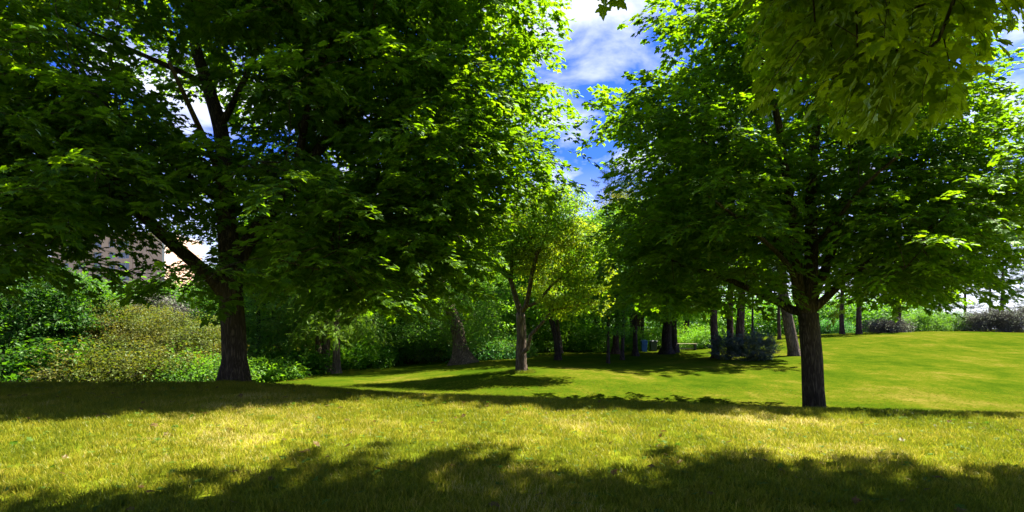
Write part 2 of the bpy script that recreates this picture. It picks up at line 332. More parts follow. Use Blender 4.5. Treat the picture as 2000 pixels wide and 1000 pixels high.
def maple_spray(r, n=22, size=.155, length=.75):
    """a twig along +Y with paired leaves held nearly flat; returns leaf list (matrix, offset, size, tint) and twig"""
    leaves = []; pts = [(0, 0, 0)]; side = 0
    for k in range(6): pts.append((pts[-1][0] + r.uniform(-.03, .03), length * (k + 1) / 6, pts[-1][2] + r.uniform(-.01, .02) - .012 * k))
    for i in range(n):
        t = (i + .5) / n * 1.02; t = min(t, 1.0); k = min(int(t * 6), 5); f_ = t * 6 - k
        p = np.array(pts[k]) * (1 - f_) + np.array(pts[k + 1]) * f_
        sd = -1 if i % 2 else 1; ang = sd * r.uniform(.5, 1.5) * (1.1 - .7 * t)
        pet = r.uniform(.05, .26) * (1.15 - .6 * t); dirv = np.array([math.sin(-ang), math.cos(ang), 0])
        q = p + dirv * pet + np.array([0, 0, r.uniform(-.06, .05)])
        m = rot_m(r.uniform(-.62, .22), r.uniform(-.4, .4), ang + r.uniform(-.35, .35))
        leaves.append((m, q, size * r.choice((r.uniform(.45, .8), r.uniform(.75, 1.22), r.uniform(.8, 1.1))), r.random()))
    return leaves, pts
def spray_source(leaves, pts, lv=MLV, lf=MLF, rad=.006):
    v, f, m, t = [], [], [], []
    for mt, q, s, tn in leaves:
        o = len(v); v += list((lv * s) @ mt.T + q); f += [tuple(i + o for i in x) for x in lf]; m += [0] * len(lf); t += [tn] * len(lv)
    if pts is not None:
        tv, tf = twig_vf(pts, [rad * (1 - .7 * i / len(pts)) for i in range(len(pts))]); o = len(v); v += tv; f += [tuple(i + o for i in x) for x in tf]; m += [1] * len(tf); t += [.5] * len(tv)
    return v, f, m, t
rs = random.Random(3)
MAPLE_LEAVES = [maple_spray(rs, n) for n in (22, 26, 18, 24)]
MAPLE_SRC = [spray_source(*x) for x in MAPLE_LEAVES]
DV = np.array([(0, 0, 0), (.30, .38, .05), (0, 1.0, -.10), (-.30, .38, .05), (0, .45, -.03)]); DF = [(0, 1, 2, 4), (0, 4, 2, 3)]   # simple folded leaf
def ball_spray(r, n, size, rad, flat=.7, droop=.4, twig=True):
    leaves = []
    for i in range(n):
        a = r.uniform(0, 2 * math.pi); q = np.array([math.cos(a), math.sin(a), 0]) * rad * math.sqrt(r.random()); q[2] = r.uniform(-1, 1) * rad * flat * .6
        q[1] += rad * .7
        leaves.append((rot_m(r.uniform(-droop - .7, .4), r.uniform(-.7, .7), a - math.pi / 2 + r.uniform(-1, 1)), q, size * r.uniform(.6, 1.2), r.random()))
    pts = [(0, 0, 0), (r.uniform(-.05, .05), rad * .6, .02), (r.uniform(-.1, .1), rad * 1.4, 0)] if twig else None
    return spray_source(leaves, pts, DV, DF, .008)
BROAD_SRC = [ball_spray(rs, n, .15, .42) for n in (34, 30, 38, 28)]
SMALL_SRC = [ball_spray(rs, n, .085, .36, 1.0) for n in (52, 46, 56, 40)]
NV = np.array([(-.5, 0, 0), (.5, 0, 0), (.25, 1, -.08), (-.25, 1, -.08)]); NF = [(0, 1, 2, 3)]
def needle_spray(r, length=.6, n=34, nl=.15, w=.016, droop=.25, brush=False):
    v, f, m, t = [], [], [], []; pts = [(0, length * k / 4, -droop * (k / 4) ** 1.6 * length) for k in range(5)]
    for i in range(n):
        u = (i + .5) / n; k = min(int(u * 4), 3); g = u * 4 - k; p = np.array(pts[k]) * (1 - g) + np.array(pts[k + 1]) * g
        a = (1 if i % 2 else -1) * r.uniform(.5, 1.15); l = nl * (1.2 - .75 * u) * r.uniform(.7, 1.2)
        tilt = r.uniform(-.9, .9) if brush else r.uniform(-.5, .1)
        mt = rot_m(tilt, 0, a); o = len(v); v += list((NV * np.array([w, l, l])) @ mt.T + p); f.append((o, o + 1, o + 2, o + 3)); m.append(0); t += [r.random()] * 4
    tv, tf = twig_vf(pts, [.008, .007, .006, .005, .004]); o = len(v); v += tv; f += [tuple(i + o for i in x) for x in tf]; m += [1] * len(tf); t += [.5] * len(tv)
    return v, f, m, t
NEEDLE_SRC = [needle_spray(rs, .62, 40, .15, .02, .3) for _ in range(4)]
PINE_SRC = [needle_spray(rs, .45, 70, .17, .014, -.25, True) for _ in range(4)]

# ------------------------------------------------------------------ tree wood
class Wood:
    """nodes with parents; limbs drawn by hand, twigs grown to the crown's leaf clusters"""
    def __init__(s): s.p = []; s.par = []; s.minr = []; s.tagl = []
    def chain(s, pts, start=-1, r0=.1, r1=.03, tagl=0, step=.4):
        cur = start; P = [np.array(q, float) for q in pts]
        if start >= 0: P = [s.p[start]] + P
        else: s.p.append(P[0]); s.par.append(-1); s.minr.append(r0); s.tagl.append(tagl); cur = 0
        seg = [np.linalg.norm(P[i + 1] - P[i]) for i in range(len(P) - 1)]; tot = sum(seg) + 1e-9; run = 0; first = cur
        for i in range(len(P) - 1):
            n = max(1, int(seg[i] / step)); 
            p0 = P[i - 1] if i > 0 else P[i] * 2 - P[i + 1]; p1, p2 = P[i], P[i + 1]; p3 = P[i + 2] if i + 2 < len(P) else p2 * 2 - p1
            for k in range(1, n + 1):
                t = k / n; q = .5 * ((2 * p1) + (p2 - p0) * t + (2 * p0 - 5 * p1 + 4 * p2 - p3) * t * t + (3 * p1 - p0 - 3 * p2 + p3) * t ** 3)
                s.p.append(q); s.par.append(cur); u = (run + seg[i] * t) / tot; s.minr.append(r0 * (1 - u) + r1 * u); s.tagl.append(tagl); cur = len(s.p) - 1
            run += seg[i]
        return cur
    def near(s, q):
        A = np.array(s.p); return int(np.argmin(((A - np.array(q)) ** 2).sum(1)))
    def grow(s, targets, rnd, centre, zmin, tip=.010, sag=.12, jit=.07):
        order = np.argsort([np.linalg.norm((np.array(t) - centre) * (1, 1, .8)) for t in targets]); s.ends = []
        s.nman = len(s.p)
        A = list(s.p); ok = [q[2] > zmin for q in A]
        arr = np.array(A); okA = np.array(ok); nm = np.array([0.0] * len(A))
        for ti in order:
            T = np.array(targets[ti]); df = arr - T; d = np.sqrt((df ** 2).sum(1)) + nm * .0
            # prefer joining nodes that are nearer to the trunk axis and lower than the target
            pen = d + .35 * np.maximum(0, arr[:, 2] - T[2]) + np.where(okA, 0, 50)
            j = int(np.argmin(pen)); base = arr[j]; dist = np.linalg.norm(T - base); n = max(1, int(dist / .38)); cur = j
            rv = rnd.normal(0, 1, 3) * jit * dist ** .7; new = []
            for k in range(1, n + 1):
                t = k / n; q = base * (1 - t) + T * t + rv * math.sin(math.pi * t) + np.array([0, 0, sag * dist * math.sin(math.pi * t)]) + (rnd.normal(0, .02, 3) if k < n else 0)
                s.p.append(q); s.par.append(cur); s.minr.append(0); s.tagl.append(-1); cur = len(s.p) - 1; new.append(q)
            arr = np.concatenate([arr, np.array(new)]); okA = np.concatenate([okA, np.ones(n, bool)]); nm = np.concatenate([nm, np.zeros(n)])
            s.minr[cur] = tip; s.ends.append((cur, j))
    def radii(s, e=2.35, tip=.009):
        n = len(s.p); acc = np.zeros(n); r = np.zeros(n)
        for i in range(n - 1, -1, -1):
            r[i] = max(acc[i] ** (1 / e), tip)
            if s.tagl[i] >= 0: r[i] = s.minr[i]
            if s.par[i] >= 0: acc[s.par[i]] += r[i] ** e
        return r
    def meshes(s, r, sides_big=10, flare=None, flare_h=.5, lump=.03, seed=0, cap=1.0):
        """returns {limb number: (verts, faces)}; -1 holds all the grown twigs"""
        n = len(s.p); kids = [[] for _ in range(n)]
        for i in range(n):
            if s.par[i] >= 0: kids[s.par[i]].append(i)
        used = np.zeros(n, bool); res = {}; stack = []
        for i in range(n):
            if used[i]: continue
            tg = s.tagl[i]; ch = []; cur = i
            if s.par[i] >= 0: ch.append(s.par[i])
            while True:
                ch.append(cur); used[cur] = True
                nx_ = [k for k in kids[cur] if s.tagl[k] == tg and not used[k]]
                if not nx_: break
                cur = max(nx_, key=lambda k: r[k])
            if len(ch) < 2: continue
            rr = [r[c] for c in ch]
            if s.par[i] >= 0: rr[0] = min(r[ch[0]] * .9, rr[1] * 1.18)
            big = max(rr); sd = sides_big if big > .07 else (6 if big > .03 else (4 if big > .014 else 3))
            P = np.array([s.p[c] for c in ch]); o = res.setdefault(tg, ([], [])); v0 = len(o[0])
            ref = np.array([.31, .95, .0])
            for a in range(len(P)):
                t = P[min(a + 1, len(P) - 1)] - P[max(a - 1, 0)]; t /= np.linalg.norm(t) + 1e-9
                if abs(t @ ref) > .93: rf = np.array([1., 0, 0])
                else: rf = ref
                x = rf - t * (t @ rf); x /= np.linalg.norm(x); y = np.cross(t, x)
                if a: # keep rings aligned
                    x = px - t * (t @ px); x /= np.linalg.norm(x); y = np.cross(t, x)
                px = x
                for k in range(sd):
                    th = 2 * math.pi * k / sd; q = rr[a] * (1 + (lump * math.sin(3 * th + P[a][2] * 1.3 + seed) + lump * .6 * math.sin(5 * th - P[a][2] * 2.1) if big > .07 else 0))
                    if flare and tg == 0 and s.par[i] < 0:
                        h = max(0, 1 - (P[a][2] - P[0][2]) / flare_h); q *= 1 + flare * h * h * (1 + .45 * math.sin(5 * th + seed))
                    o[0].append(P[a] + q * (math.cos(th) * x + math.sin(th) * y))
            for a in range(len(P) - 1):
                for k in range(sd):
                    u0 = v0 + a * sd + k; u1 = v0 + a * sd + (k + 1) % sd; o[1].append((u0, u1, u1 + sd, u0 + sd))
            o[1].append(tuple(v0 + (len(P) - 1) * sd + k for k in range(sd)))
        return res
def build_wood(root, w, mat, flare=.5, flare_h=.6, seed=0, tip=.009, sides=12, limb_names=True):
    r = w.radii(tip=tip); ms = w.meshes(r, sides, flare, flare_h, seed=seed)
    for tg in sorted(ms):
        v, f = ms[tg]; v = [rel(root, q) for q in v]
        nm = 'trunk' if tg == 0 else ('limb' if tg > 0 else 'branches')
        o = mesh_obj(nm, v, f, mat, root, smooth=True, kind='stuff' if tg < 0 else None)
    return r

def clusters(n, lobes, rnd, spacing, inner=.35, zmin=-9, poly=None, keep=None, off=55):
    """points in a union of ellipsoids, denser towards the outside"""
    out = []; tries = 0; wts = np.array([l[3] if len(l) > 3 else l[1][0] * l[1][1] * l[1][2] for l in lobes], float); wts /= wts.sum()
    while len(out) < n and tries < n * 60:
        tries += 1; l = lobes[rnd.choice(len(lobes), p=wts)]; v = rnd.normal(0, 1, 3); v /= np.linalg.norm(v)
        rr = (inner ** 3 + (1 - inner ** 3) * rnd.random()) ** (1 / 3)
        q = np.array(l[0]) + v * rr * np.array(l[1])
        if q[2] < zmin: continue
        if keep is not None and not keep(q): continue
        if poly is not None and q[1] > .8:
            pr = proj(q)[0]; o = off
            if -150 < pr[0] < 2150 and -120 < pr[1] < 1000:
                if not all(any(inside(pr[0] + a, pr[1] + b, pg) for pg in poly) for a, b in ((-o, 0), (o, 0), (0, o * 1.45), (0, -o * .8))): continue
        if out:
            A = np.array(out); 
            if (((A - q) / (1, 1, .7)) ** 2).sum(1).min() < spacing ** 2: continue
        out.append(q)
    return out
def inside(x, y, pg):
    c = False; j = len(pg) - 1
    for i in range(len(pg)):
        xi, yi = pg[i]; xj, yj = pg[j]
        if (yi > y) != (yj > y) and x < (xj - xi) * (y - yi) / (yj - yi) + xi: c = not c
        j = i
    return c
def place_sprays(cl, w, rnd, per, rad, out_c, pitch=(-.35, .25), scale=(.8, 1.2), flat=.4, dome=False):
    pts, rot, scl, var = [], [], [], []
    for ti, q in enumerate(cl):
        for k in range(per):
            a = rnd.uniform(0, 2 * math.pi); rr = rad * math.sqrt(rnd.random())
            o = np.array([math.cos(a) * rr, math.sin(a) * rr, rnd.uniform(-1, 1) * rad * flat])
            if dome: o[2] = rad * (.30 - .62 * (rr / rad) ** 2) + rnd.normal(0, .07)
            p = q + o; d = (q - out_c); base = math.atan2(d[1], d[0]); az = base + rnd.normal(0, .9) if rr < rad * .5 else a + rnd.normal(0, .4)
            pi_ = rnd.uniform(*pitch) if not dome else .14 - .42 * rr / rad + rnd.normal(0, .2)
            if dome: az = a + rnd.normal(0, .45)
            pts.append(p); rot.append((pi_, rnd.uniform(-.25, .25), az - math.pi / 2)); scl.append(rnd.uniform(*scale)); var.append(int(rnd.integers(1, 5)))
    return np.array(pts), np.array(rot), np.array(scl), np.array(var)

LEAF_ME = {}
def leaf_mesh(key, mat):
    if key not in LEAF_ME:
        L_ = []
        for tn in (.05, .25, .45, .65, .85, 1.0):
            me = bpy.data.meshes.new('leaf'); me.from_pydata([tuple(v) for v in MLV], [], MLF); me.materials.append(mat)
            a = me.attributes.new('tint', 'FLOAT', 'POINT'); a.data.foreach_set('value', np.full(len(MLV), tn, np.float32)); L_.append(me)
        LEAF_ME[key] = L_
    return LEAF_ME[key]
def maple_foliage(root, pts, rot, scl, var, mat, bark, nleaf=300, key='m'):
    """the sprays that show largest get one object per leaf, the rest stay joined"""
    pr = proj(pts); vis = (pts[:, 1] > .8) & (pr[:, 0] > 10) & (pr[:, 0] < 1990) & (pr[:, 1] > 5) & (pr[:, 1] < 995)
    dist = np.linalg.norm(pts - np.array([0, 0, EYE]), axis=1); dist[~vis] = 1e9; order = np.argsort(dist); taken = []; cnt = 0; me_ = leaf_mesh(key, mat)
    tv, tf = [], []
    for i in order:
        if dist[i] > 1e8 or cnt >= nleaf: break
        lv, tw = MAPLE_LEAVES[var[i] - 1]; E = rot_m(*rot[i])
        if cnt + len(lv) > nleaf: break
        for mt, q, s, tn in lv:
            o = bpy.data.objects.new('leaf', me_[min(5, int(tn * 6))]); COL.objects.link(o); o.parent = root
            mm = Matrix((E @ mt).tolist()).to_4x4(); loc = E @ (q * scl[i]) + pts[i] - np.array(root.location)
            o.matrix_local = Matrix.Translation(loc) @ mm @ Matrix.Scale(s * scl[i], 4); cnt += 1
        P = [(E @ (np.array(p) * scl[i])) + pts[i] - np.array(root.location) for p in tw]
        a, b = twig_vf(P, [.006 * (1 - .1 * k) for k in range(len(P))]); o_ = len(tv); tv += a; tf += [tuple(x + o_ for x in y) for y in b]
        taken.append(i)
    if tv: mesh_obj('twigs', tv, tf, bark, root, kind='stuff')
    m = np.ones(len(pts), bool); m[taken] = False
    o = scatter('foliage', MAPLE_SRC, pts[m], rot[m], scl[m], var[m], [mat, bark], root); o['kind'] = 'stuff'
def px3(px, py, d): return np.array([(px - 1000) / F * d, d, EYE + (HY - py) / F * d])

# ------------------------------------------------------------------ the two big maples and the overhanging one
def lands(q, m=1.0):      # where the shade of a leaf cluster falls on the knoll
    k = max(q[2], 0); return q[0] - S.x / S.z * k, q[1] - S.y / S.z * k - m
def big_left_maple():
    rnd = np.random.default_rng(21); D = 14.0; bx, by = at(458, D); bz = gz(bx, by) - .05
    root = empty('maple_tree', (bx, by, bz), 'largest spreading maple with thick dark trunk forking low, standing on the near knoll', 'tree')
    w = Wood()
    J = lambda px, py, dd=0: px3(px, py, D + dd)
    w.chain([(bx, by, bz), J(458, 700), J(456, 640), J(452, 590), J(450, 540)], r0=.295, r1=.27, tagl=0)
    f0 = len(w.p) - 1
    # w.p radii: hand limbs
    a = w.chain([J(446, 470, .2), J(440, 400, .3), J(438, 320, .4), J(430, 250, .6), J(405, 165, .8), J(380, 80, 1.), J(370, -40, 1.2), J(380, -160, 1.)], f0, .26, .06, 1)
    lf = w.near(J(452, 590))
    b = w.chain([J(415, 545, -.1), J(370, 505, -.4), J(310, 452, -.8), J(250, 385, -1.2), J(190, 310, -1.6), J(130, 250, -2.), J(60, 190, -2.4), J(-40, 110, -2.6)], lf, .175, .05, 2)
    c = w.chain([J(480, 480, .3), J(520, 425, .6), J(575, 350, .8), J(640, 270, 1.), J(700, 180, 1.2), J(750, 80, 1.4), J(800, -60, 1.5)], f0, .20, .05, 3)
    c2 = w.chain([J(590, 270, .4), J(610, 170, .2), J(650, 60, 0), J(680, -60, 0)], w.near(J(575, 350, .8)), .11, .04, 4)
    e = w.chain([J(350, 330, .8), J(270, 260, 1.4), J(180, 190, 2.)], w.near(J(440, 400, .3)), .10, .03, 6)
    g = w.chain([J(540, 440, 1.6), J(660, 420, 3.), J(780, 410, 4.)], w.near(J(480, 480, .3)), .10, .03, 7)
    h = w.chain([J(420, 320, -1.6), J(380, 230, -3.), J(330, 120, -4.)], w.near(J(440, 400, .3)), .11, .03, 8)
    k = w.chain([J(330, 130, .2), J(240, 90, .0), J(150, 50, -.3)], w.near(J(405, 165, .8)), .08, .025, 9)
    k2 = w.chain([J(480, 150, .6), J(520, 50, .8), J(560, -60, .8)], w.near(J(430, 250, .6)), .09, .03, 10)
    C = np.array([bx, by, bz + 6.5])
    poly = [[(-400, -400), (1062, -400), (1068, 30), (1062, 90), (1058, 130), (1112, 180), (1114, 275), (1090, 350), (1030, 425), (970, 450), (955, 500), (945, 570), (870, 600), (850, 640), (790, 665), (740, 660), (690, 640), (600, 618), (520, 590), (440, 555), (440, 600), (415, 690), (310, 690), (295, 600), (300, 540), (340, 500), (255, 485), (180, 495), (165, 590), (100, 590), (0, 600), (-400, 600)]]
    holes = [(225, 90, 24), (262, 110, 22), (300, 160, 16), (308, 205, 14), (412, 240, 14), (478, 255, 8), (352, 475, 16), (235, 545, 26), (300, 520, 20), (660, 320, 6)]
    def keep(q):
        if np.hypot(q[0] - bx, q[1] - by) < 1.4 and q[2] < 6: return False
        p = proj(q)[0]
        if 105 < p[0] < 350 and 440 < p[1] < 680: return False
        if q[1] < by - .3 and ((425 < p[0] < 590 and 385 < p[1] < 640) or (290 < p[0] < 430 and 385 < p[1] < 500) or (350 < p[0] < 470 and 40 < p[1] < 300) or (480 < p[0] < 780 and 60 < p[1] < 300 and rnd.random() < .8) or (540 < p[0] < 680 and 420 < p[1] < 480 and rnd.random() < .6)): return False
        sx_, sy_ = lands(q)
        if sy_ < np.interp(sx_, [-14, -9, -5.6, -4.6, -3.5, -2.2, 3], [6.6, 7.2, 7.6, 9.0, 10.2, 11.4, 11.6]): return False
        if q[1] > 1:
            p = proj(q)[0]
            for hx, hy, hr in holes:
                if math.hypot(p[0] - hx, p[1] - hy) < hr + 46: return False
        return True
    cl = clusters(860, [((bx, by, bz + 6.6), (8.9, 6.2, 6.8)), ((bx + 4.6, by, bz + 8.4), (4.9, 4.6, 4.6), 520), ((bx + .5, by - .3, bz + 4.6), (7.7, 5.7, 3.5), 450), ((bx + .3, by, bz + 3.3), (7.2, 5.2, 2.1), 380)], rnd, .68, .42, zmin=2.1, poly=poly, keep=keep, off=50)
    w.grow(cl, rnd, C, bz + 2.2)
    build_wood(root, w, M['bark'], .42, .7, seed=1, sides=20)
    maple_foliage(root, *place_sprays(cl, w, rnd, 10, .80, C, dome=True), M['maple'], M['bark'])
    return root
def right_maple():
    rnd = np.random.default_rng(22); D = 15.6; bx, by = at(1592, D); bz = gz(bx, by) - .05
    root = empty('maple_tree', (bx, by, bz), 'round crowned maple with straight dark trunk rising behind the knoll, beside the bright slope', 'tree')
    w = Wood(); J = lambda px, py, dd=0: px3(px, py, D + dd)
    w.chain([(bx, by, bz), J(1589, 760), J(1586, 700), J(1581, 650), J(1578, 612)], r0=.29, r1=.26, tagl=0); f0 = len(w.p) - 1
    w.chain([J(1582, 560), J(1585, 480, .2), J(1584, 400, .3), J(1588, 300, .3), J(1600, 180, .4), J(1600, 60, .4), J(1605, -60, .5)], f0, .20, .04, 1)
    w.chain([J(1560, 580, -.2), J(1556, 520, -.3), J(1550, 440, -.4), J(1535, 340, -.6), J(1520, 240, -.8), J(1490, 120, -1.), J(1470, 0, -1)], f0, .17, .035, 2)
    w.chain([J(1545, 605, .3), J(1520, 590, .4), J(1480, 572, .5), J(1420, 545, .6), J(1340, 520, .6), J(1260, 490, .5)], f0, .13, .03, 3)
    w.chain([J(1610, 585, -.2), J(1650, 545, -.5), J(1710, 505, -1), J(1790, 460, -1.4), J(1880, 410, -1.8)], f0, .12, .03, 4)
    w.chain([J(1596, 560, .2), J(1622, 500, .5), J(1640, 420, .8), J(1670, 320, 1.), J(1710, 200, 1.2), J(1740, 80, 1.2)], f0, .14, .03, 5)
    w.chain([J(1520, 480, .2), J(1500, 400, .5), J(1465, 320, .8), J(1420, 240, 1.), J(1360, 160, 1.)], w.near(J(1556, 520, -.3)), .10, .03, 6)
    w.chain([J(1540, 520, -1.2), J(1470, 450, -2.6), J(1380, 380, -3.6)], w.near(J(1560, 580, -.2)), .08, .025, 7)
    w.chain([J(1620, 450, -1.5), J(1680, 370, -3.), J(1760, 300, -4.)], w.near(J(1585, 480, .2)), .08, .025, 8)
    C = np.array([bx, by, bz + 7])
    poly = [[(1243, -300), (1243, 10), (1262, 50), (1292, 92), (1190, 97), (1193, 125), (1225, 165), (1152, 205), (1172, 262), (1198, 292), (1232, 330), (1196, 400), (1164, 470), (1190, 530), (1200, 590), (1255, 640), (1330, 655), (1400, 650), (1450, 640), (1490, 615), (1530, 590), (1580, 585), (1650, 620), (1700, 640), (1760, 640), (1775, 668), (1800, 668), (1815, 640), (1880, 625), (1905, 600), (1900, 560), (1925, 520), (2400, 520), (2400, -300)]]
    holes = [(1965, 60, 34), (1990, 30, 30), (1300, 110, 4), (1200, 300, 6), (1490, 215, 10), (1390, 525, 10), (1930, 90, 10)]
    def keep(q):
        if np.hypot(q[0] - bx, q[1] - by) < 1.2 and q[2] < 4.6: return False
        if lands(q, .9)[1] < 9.5: return False
        p = proj(q)[0]
        if q[1] < by - .2 and ((1480 < p[0] < 1700 and 400 < p[1] < 660) or (1500 < p[0] < 1640 and 280 < p[1] < 400)): return False
        p = proj(q)[0]
        for hx, hy, hr in holes:
            if math.hypot(p[0] - hx, p[1] - hy) < hr + 50: return False
        return True
    cl = clusters(480, [((bx, by + .3, bz + 6.9), (6.4, 4.7, 5.9)), ((bx, by + .3, bz + 4.8), (6.0, 4.5, 3.0), 330), ((bx - .3, by + .5, bz + 3.7), (5.2, 4.2, 1.6), 200)], rnd, .70, .38, zmin=bz + 2.3, poly=poly, keep=keep, off=46)
    w.grow(cl, rnd, C, bz + 3)
    build_wood(root, w, M['bark'], .15, .9, seed=4, sides=14)
    maple_foliage(root, *place_sprays(cl, w, rnd, 9, .78, C, dome=True), M['maple'], M['bark'])
    return root
def overhanging_maple():
    rnd = np.random.default_rng(23); bx, by = 4.2, -1.8; bz = gz(bx, by) - .05
    root = empty('maple_tree', (bx, by, bz), 'maple with broad yellowish leaves hanging nearest, in front of the round crowned maple', 'tree')
    w = Wood()
    w.chain([(bx, by, bz), (bx, by, 1.5), (bx - .05, by + .1, 3.2)], r0=.42, r1=.36, tagl=0); f0 = len(w.p) - 1
    w.chain([(bx, by, 4.6), (bx + .1, by + .1, 6.5), (bx - .2, by + .2, 9), (bx, by, 12)], f0, .30, .05, 1)
    w.chain([(bx - .3, 0., 4.4), (3.6, 2.2, 5.2), (3.3, 4.2, 5.1), (3.1, 5.6, 4.6), (2.9, 6.5, 4.2)], f0, .17, .02, 2)
    w.chain([(2.4, -.2, 5), (-.5, 1.5, 7.2), (-2.8, 3, 8.4)], f0, .2, .04, 3)
    w.chain([(6.4, 0, 5), (8.4, 2, 6.4)], f0, .17, .04, 4)
    w.chain([(4, 2, 6.5), (3.2, 5, 8.2), (2.6, 7.4, 9.0)], w.near((bx, by, 4.6)), .16, .04, 5)
    C = np.array([bx, by, 7.5])
    def above(q, m=1.35):     # kept above the line of sight, and cut to shape shade and light below
        sx_, sy_ = lands(q, -1.0)
        if sy_ > np.interp(sx_, [-9, -4.2, -3.4, -2.0, -1.0, -.6, .1, .9, 2.3, 4, 5, 7, 10], [1.5, 2.6, 4.0, 5.8, 6.4, 4.2, 4.2, 5.2, 6.3, 6.2, 5.7, 5.1, 4.7]): return False
        if .6 < sy_ < 4.3 and .3 < sx_ < 4.6: return False
        if sy_ < 3.0 and rnd.random() < .62: return False
        if q[1] < -1.6: return True
        return (q[2] - 1.9 - EYE) / max(q[1] + m, .3) > .585 or (abs(q[0]) - m) / max(q[1] + m, .3) > .95
    cl = clusters(860, [((bx, by, 7.6), (8.6, 9.2, 4.6)), ((2.0, 4.2, 9.6), (7.6, 6.6, 3.0), 1600), ((8.4, 6.6, 10.0), (5.0, 5.0, 3.0), 800)], rnd, .70, .15, zmin=3.0, keep=above)  # two high lobes out of view, added to shade the near grass
    # the hanging branch seen at upper right
    hang = []
    pol = [[(1440, -60), (1480, 15), (1560, 70), (1585, 150), (1560, 225), (1640, 255), (1720, 262), (1755, 235), (1850, 200), (1860, 130), (1900, 60), (1985, 20), (2000, -60)]]
    tries = 0
    while len(hang) < 58 and tries < 30000:
        tries += 1; d = rnd.uniform(4.2, 6.2); px_ = rnd.uniform(1530, 1930); py_ = rnd.uniform(-160, 140)
        if py_ > -110 and not inside(px_, py_ + 95, pol[0]): continue
        if py_ > 60 and rnd.random() < .25: continue
        q = px3(px_, py_, d)
        if hang and (((np.array(hang) - q) / (1, 1.2, .7)) ** 2).sum(1).min() < .30 ** 2: continue
        hang.append(q)
    hang += [px3(1135, -175, 4.6)]
    w.grow(cl + hang, rnd, C, 3.4)
    build_wood(root, w, M['bark'], .5, .8, seed=2, sides=14)
    p1 = place_sprays(cl, w, rnd, 7, .85, C, scale=(1.0, 1.4)); p2 = place_sprays(hang, w, rnd, 3, .16, C + np.array([0, 0, 0]), pitch=(-.95, -.25), scale=(.72, .92), flat=.6)
    allp = [np.concatenate([a, b]) for a, b in zip(p1, p2)]
    maple_foliage(root, *allp, M['maple_over'], M['bark'], key='o')
    return root
big_left_maple(); right_maple(); overhanging_maple()

# ------------------------------------------------------------------ other trees
def tree(name, label, px, d, top, crown, stem, srcs, mats, bark, r=.15, lean=(0, 0), n=60, per=7, rad=.75, sc=(1.1, 1.6), group=None, flare=.5, flare_h=.6, seed=0, stems=None, inner=.3, spacing=.7, zoff=0, keep=None, poly=None, z0=None, jit=.07, cat='tree', lobes=None):
    """crown: (half width, bottom row, bottom) in metres: (radius, z_low, radius_y)"""
    rnd = np.random.default_rng(100 + seed); bx, by = at(px, d); bz = gz(bx, by) - .06
    root = empty(name, (bx, by, bz), label, cat, group)
    n = int(n * .72); spacing *= 1.2; w = Wood(); cr, zl, cry = crown; zt = top; zc_ = (zl + zt) / 2; cx_, cy_ = bx + lean[0], by + lean[1]
    if stems:
        w.chain([(bx, by, bz)] + [px3(*q) for q in stems[0][0]], r0=stems[0][1], r1=stems[0][2], tagl=0)
        for k, (pp, ra, rb, jn) in enumerate(stems[1:]):
            w.chain([px3(*q) for q in pp], w.near(px3(*jn)), ra, rb, k + 1)
    else:
        w.chain([(bx, by, bz), (bx + lean[0] * .35 + rnd.normal(0, .04), by + lean[1] * .35, bz + (zl - bz) * .5), (bx + lean[0] * .7, by + lean[1] * .7, zl + .3), (cx_, cy_, zc_), (cx_, cy_, zt * .93)], r0=r, r1=r * .15, tagl=0)
    C = np.array([cx_, cy_, zc_])
    cl = clusters(n, lobes or [((cx_, cy_, zc_ + zoff), (cr, cry, (zt - zl) / 2))], rnd, spacing, inner, poly=poly, keep=keep, off=16)
    w.grow(cl, rnd, C, bz + max(.4, (zl - bz) * .6), jit=jit, tip=.014); build_wood(root, w, bark, flare, flare_h, seed=seed, tip=.012, sides=10)
    p = place_sprays(cl, w, rnd, int(per * 1.5), rad, C, pitch=(-.6, .4), scale=sc, flat=.8, dome=True)
    o = scatter('foliage', srcs, *p, [mats, bark], root); o['kind'] = 'stuff'
    return root
def zrow(py, d): return EYE + (HY - py) / F * d

# the yellowing tree with several stems in the middle
stems = [([(1018, 690, 24), (1019, 650, 24), (1016, 610, 24)], .24, .19),
         ([(1008, 585, 24), (998, 550, 24.2), (985, 525, 24.2), (960, 510, 24.4), (920, 470, 24.6)], .13, .03, (1016, 610, 24)),
         ([(1026, 600, 23.8), (1035, 560, 23.6), (1042, 520, 23.4), (1060, 470, 23.2), (1080, 430, 23.), (1095, 390, 23)], .12, .03, (1016, 610, 24)),
         ([(1050, 590, 23.6), (1075, 560, 23.4), (1110, 530, 23.2), (1140, 500, 23)], .08, .02, (1026, 600, 23.8)),
         ([(1030, 682, 23.6), (1036, 655, 23.4), (1058, 632, 23.2), (1080, 605, 23), (1120, 600, 22.8), (1150, 590, 22.8)], .10, .02, (1018, 695, 24)),
         ([(1000, 480, 24.4), (1005, 420, 24.6), (1020, 360, 24.8)], .08, .02, (998, 550, 24.2))]
YL = [(tuple(px3(a, b, d_)), (r_ * .95, r_ * .85, r_ * .60)) for a, b, d_, r_ in ((1000, 470, 24.3, 1.45), (1075, 410, 23.2, 1.2), (1045, 505, 24.4, 1.2), (1122, 530, 23, 1.15), (1095, 465, 23.2, 1.3), (965, 520, 24.3, .9), (1140, 590, 22.8, .85), (1095, 590, 22.8, .7), (1060, 372, 23.5, .7), (1100, 370, 23.2, .6), (1020, 420, 24.6, 1.1), (1060, 560, 25, .8), (925, 462, 24.6, .95), (960, 430, 24.8, 1.0), (1140, 470, 23, .9), (1160, 540, 22.9, .8), (1045, 385, 24, .8), (1112, 410, 23, .8), (900, 440, 24.8, .6), (930, 515, 24.5, .6), (1165, 500, 23, .6))]
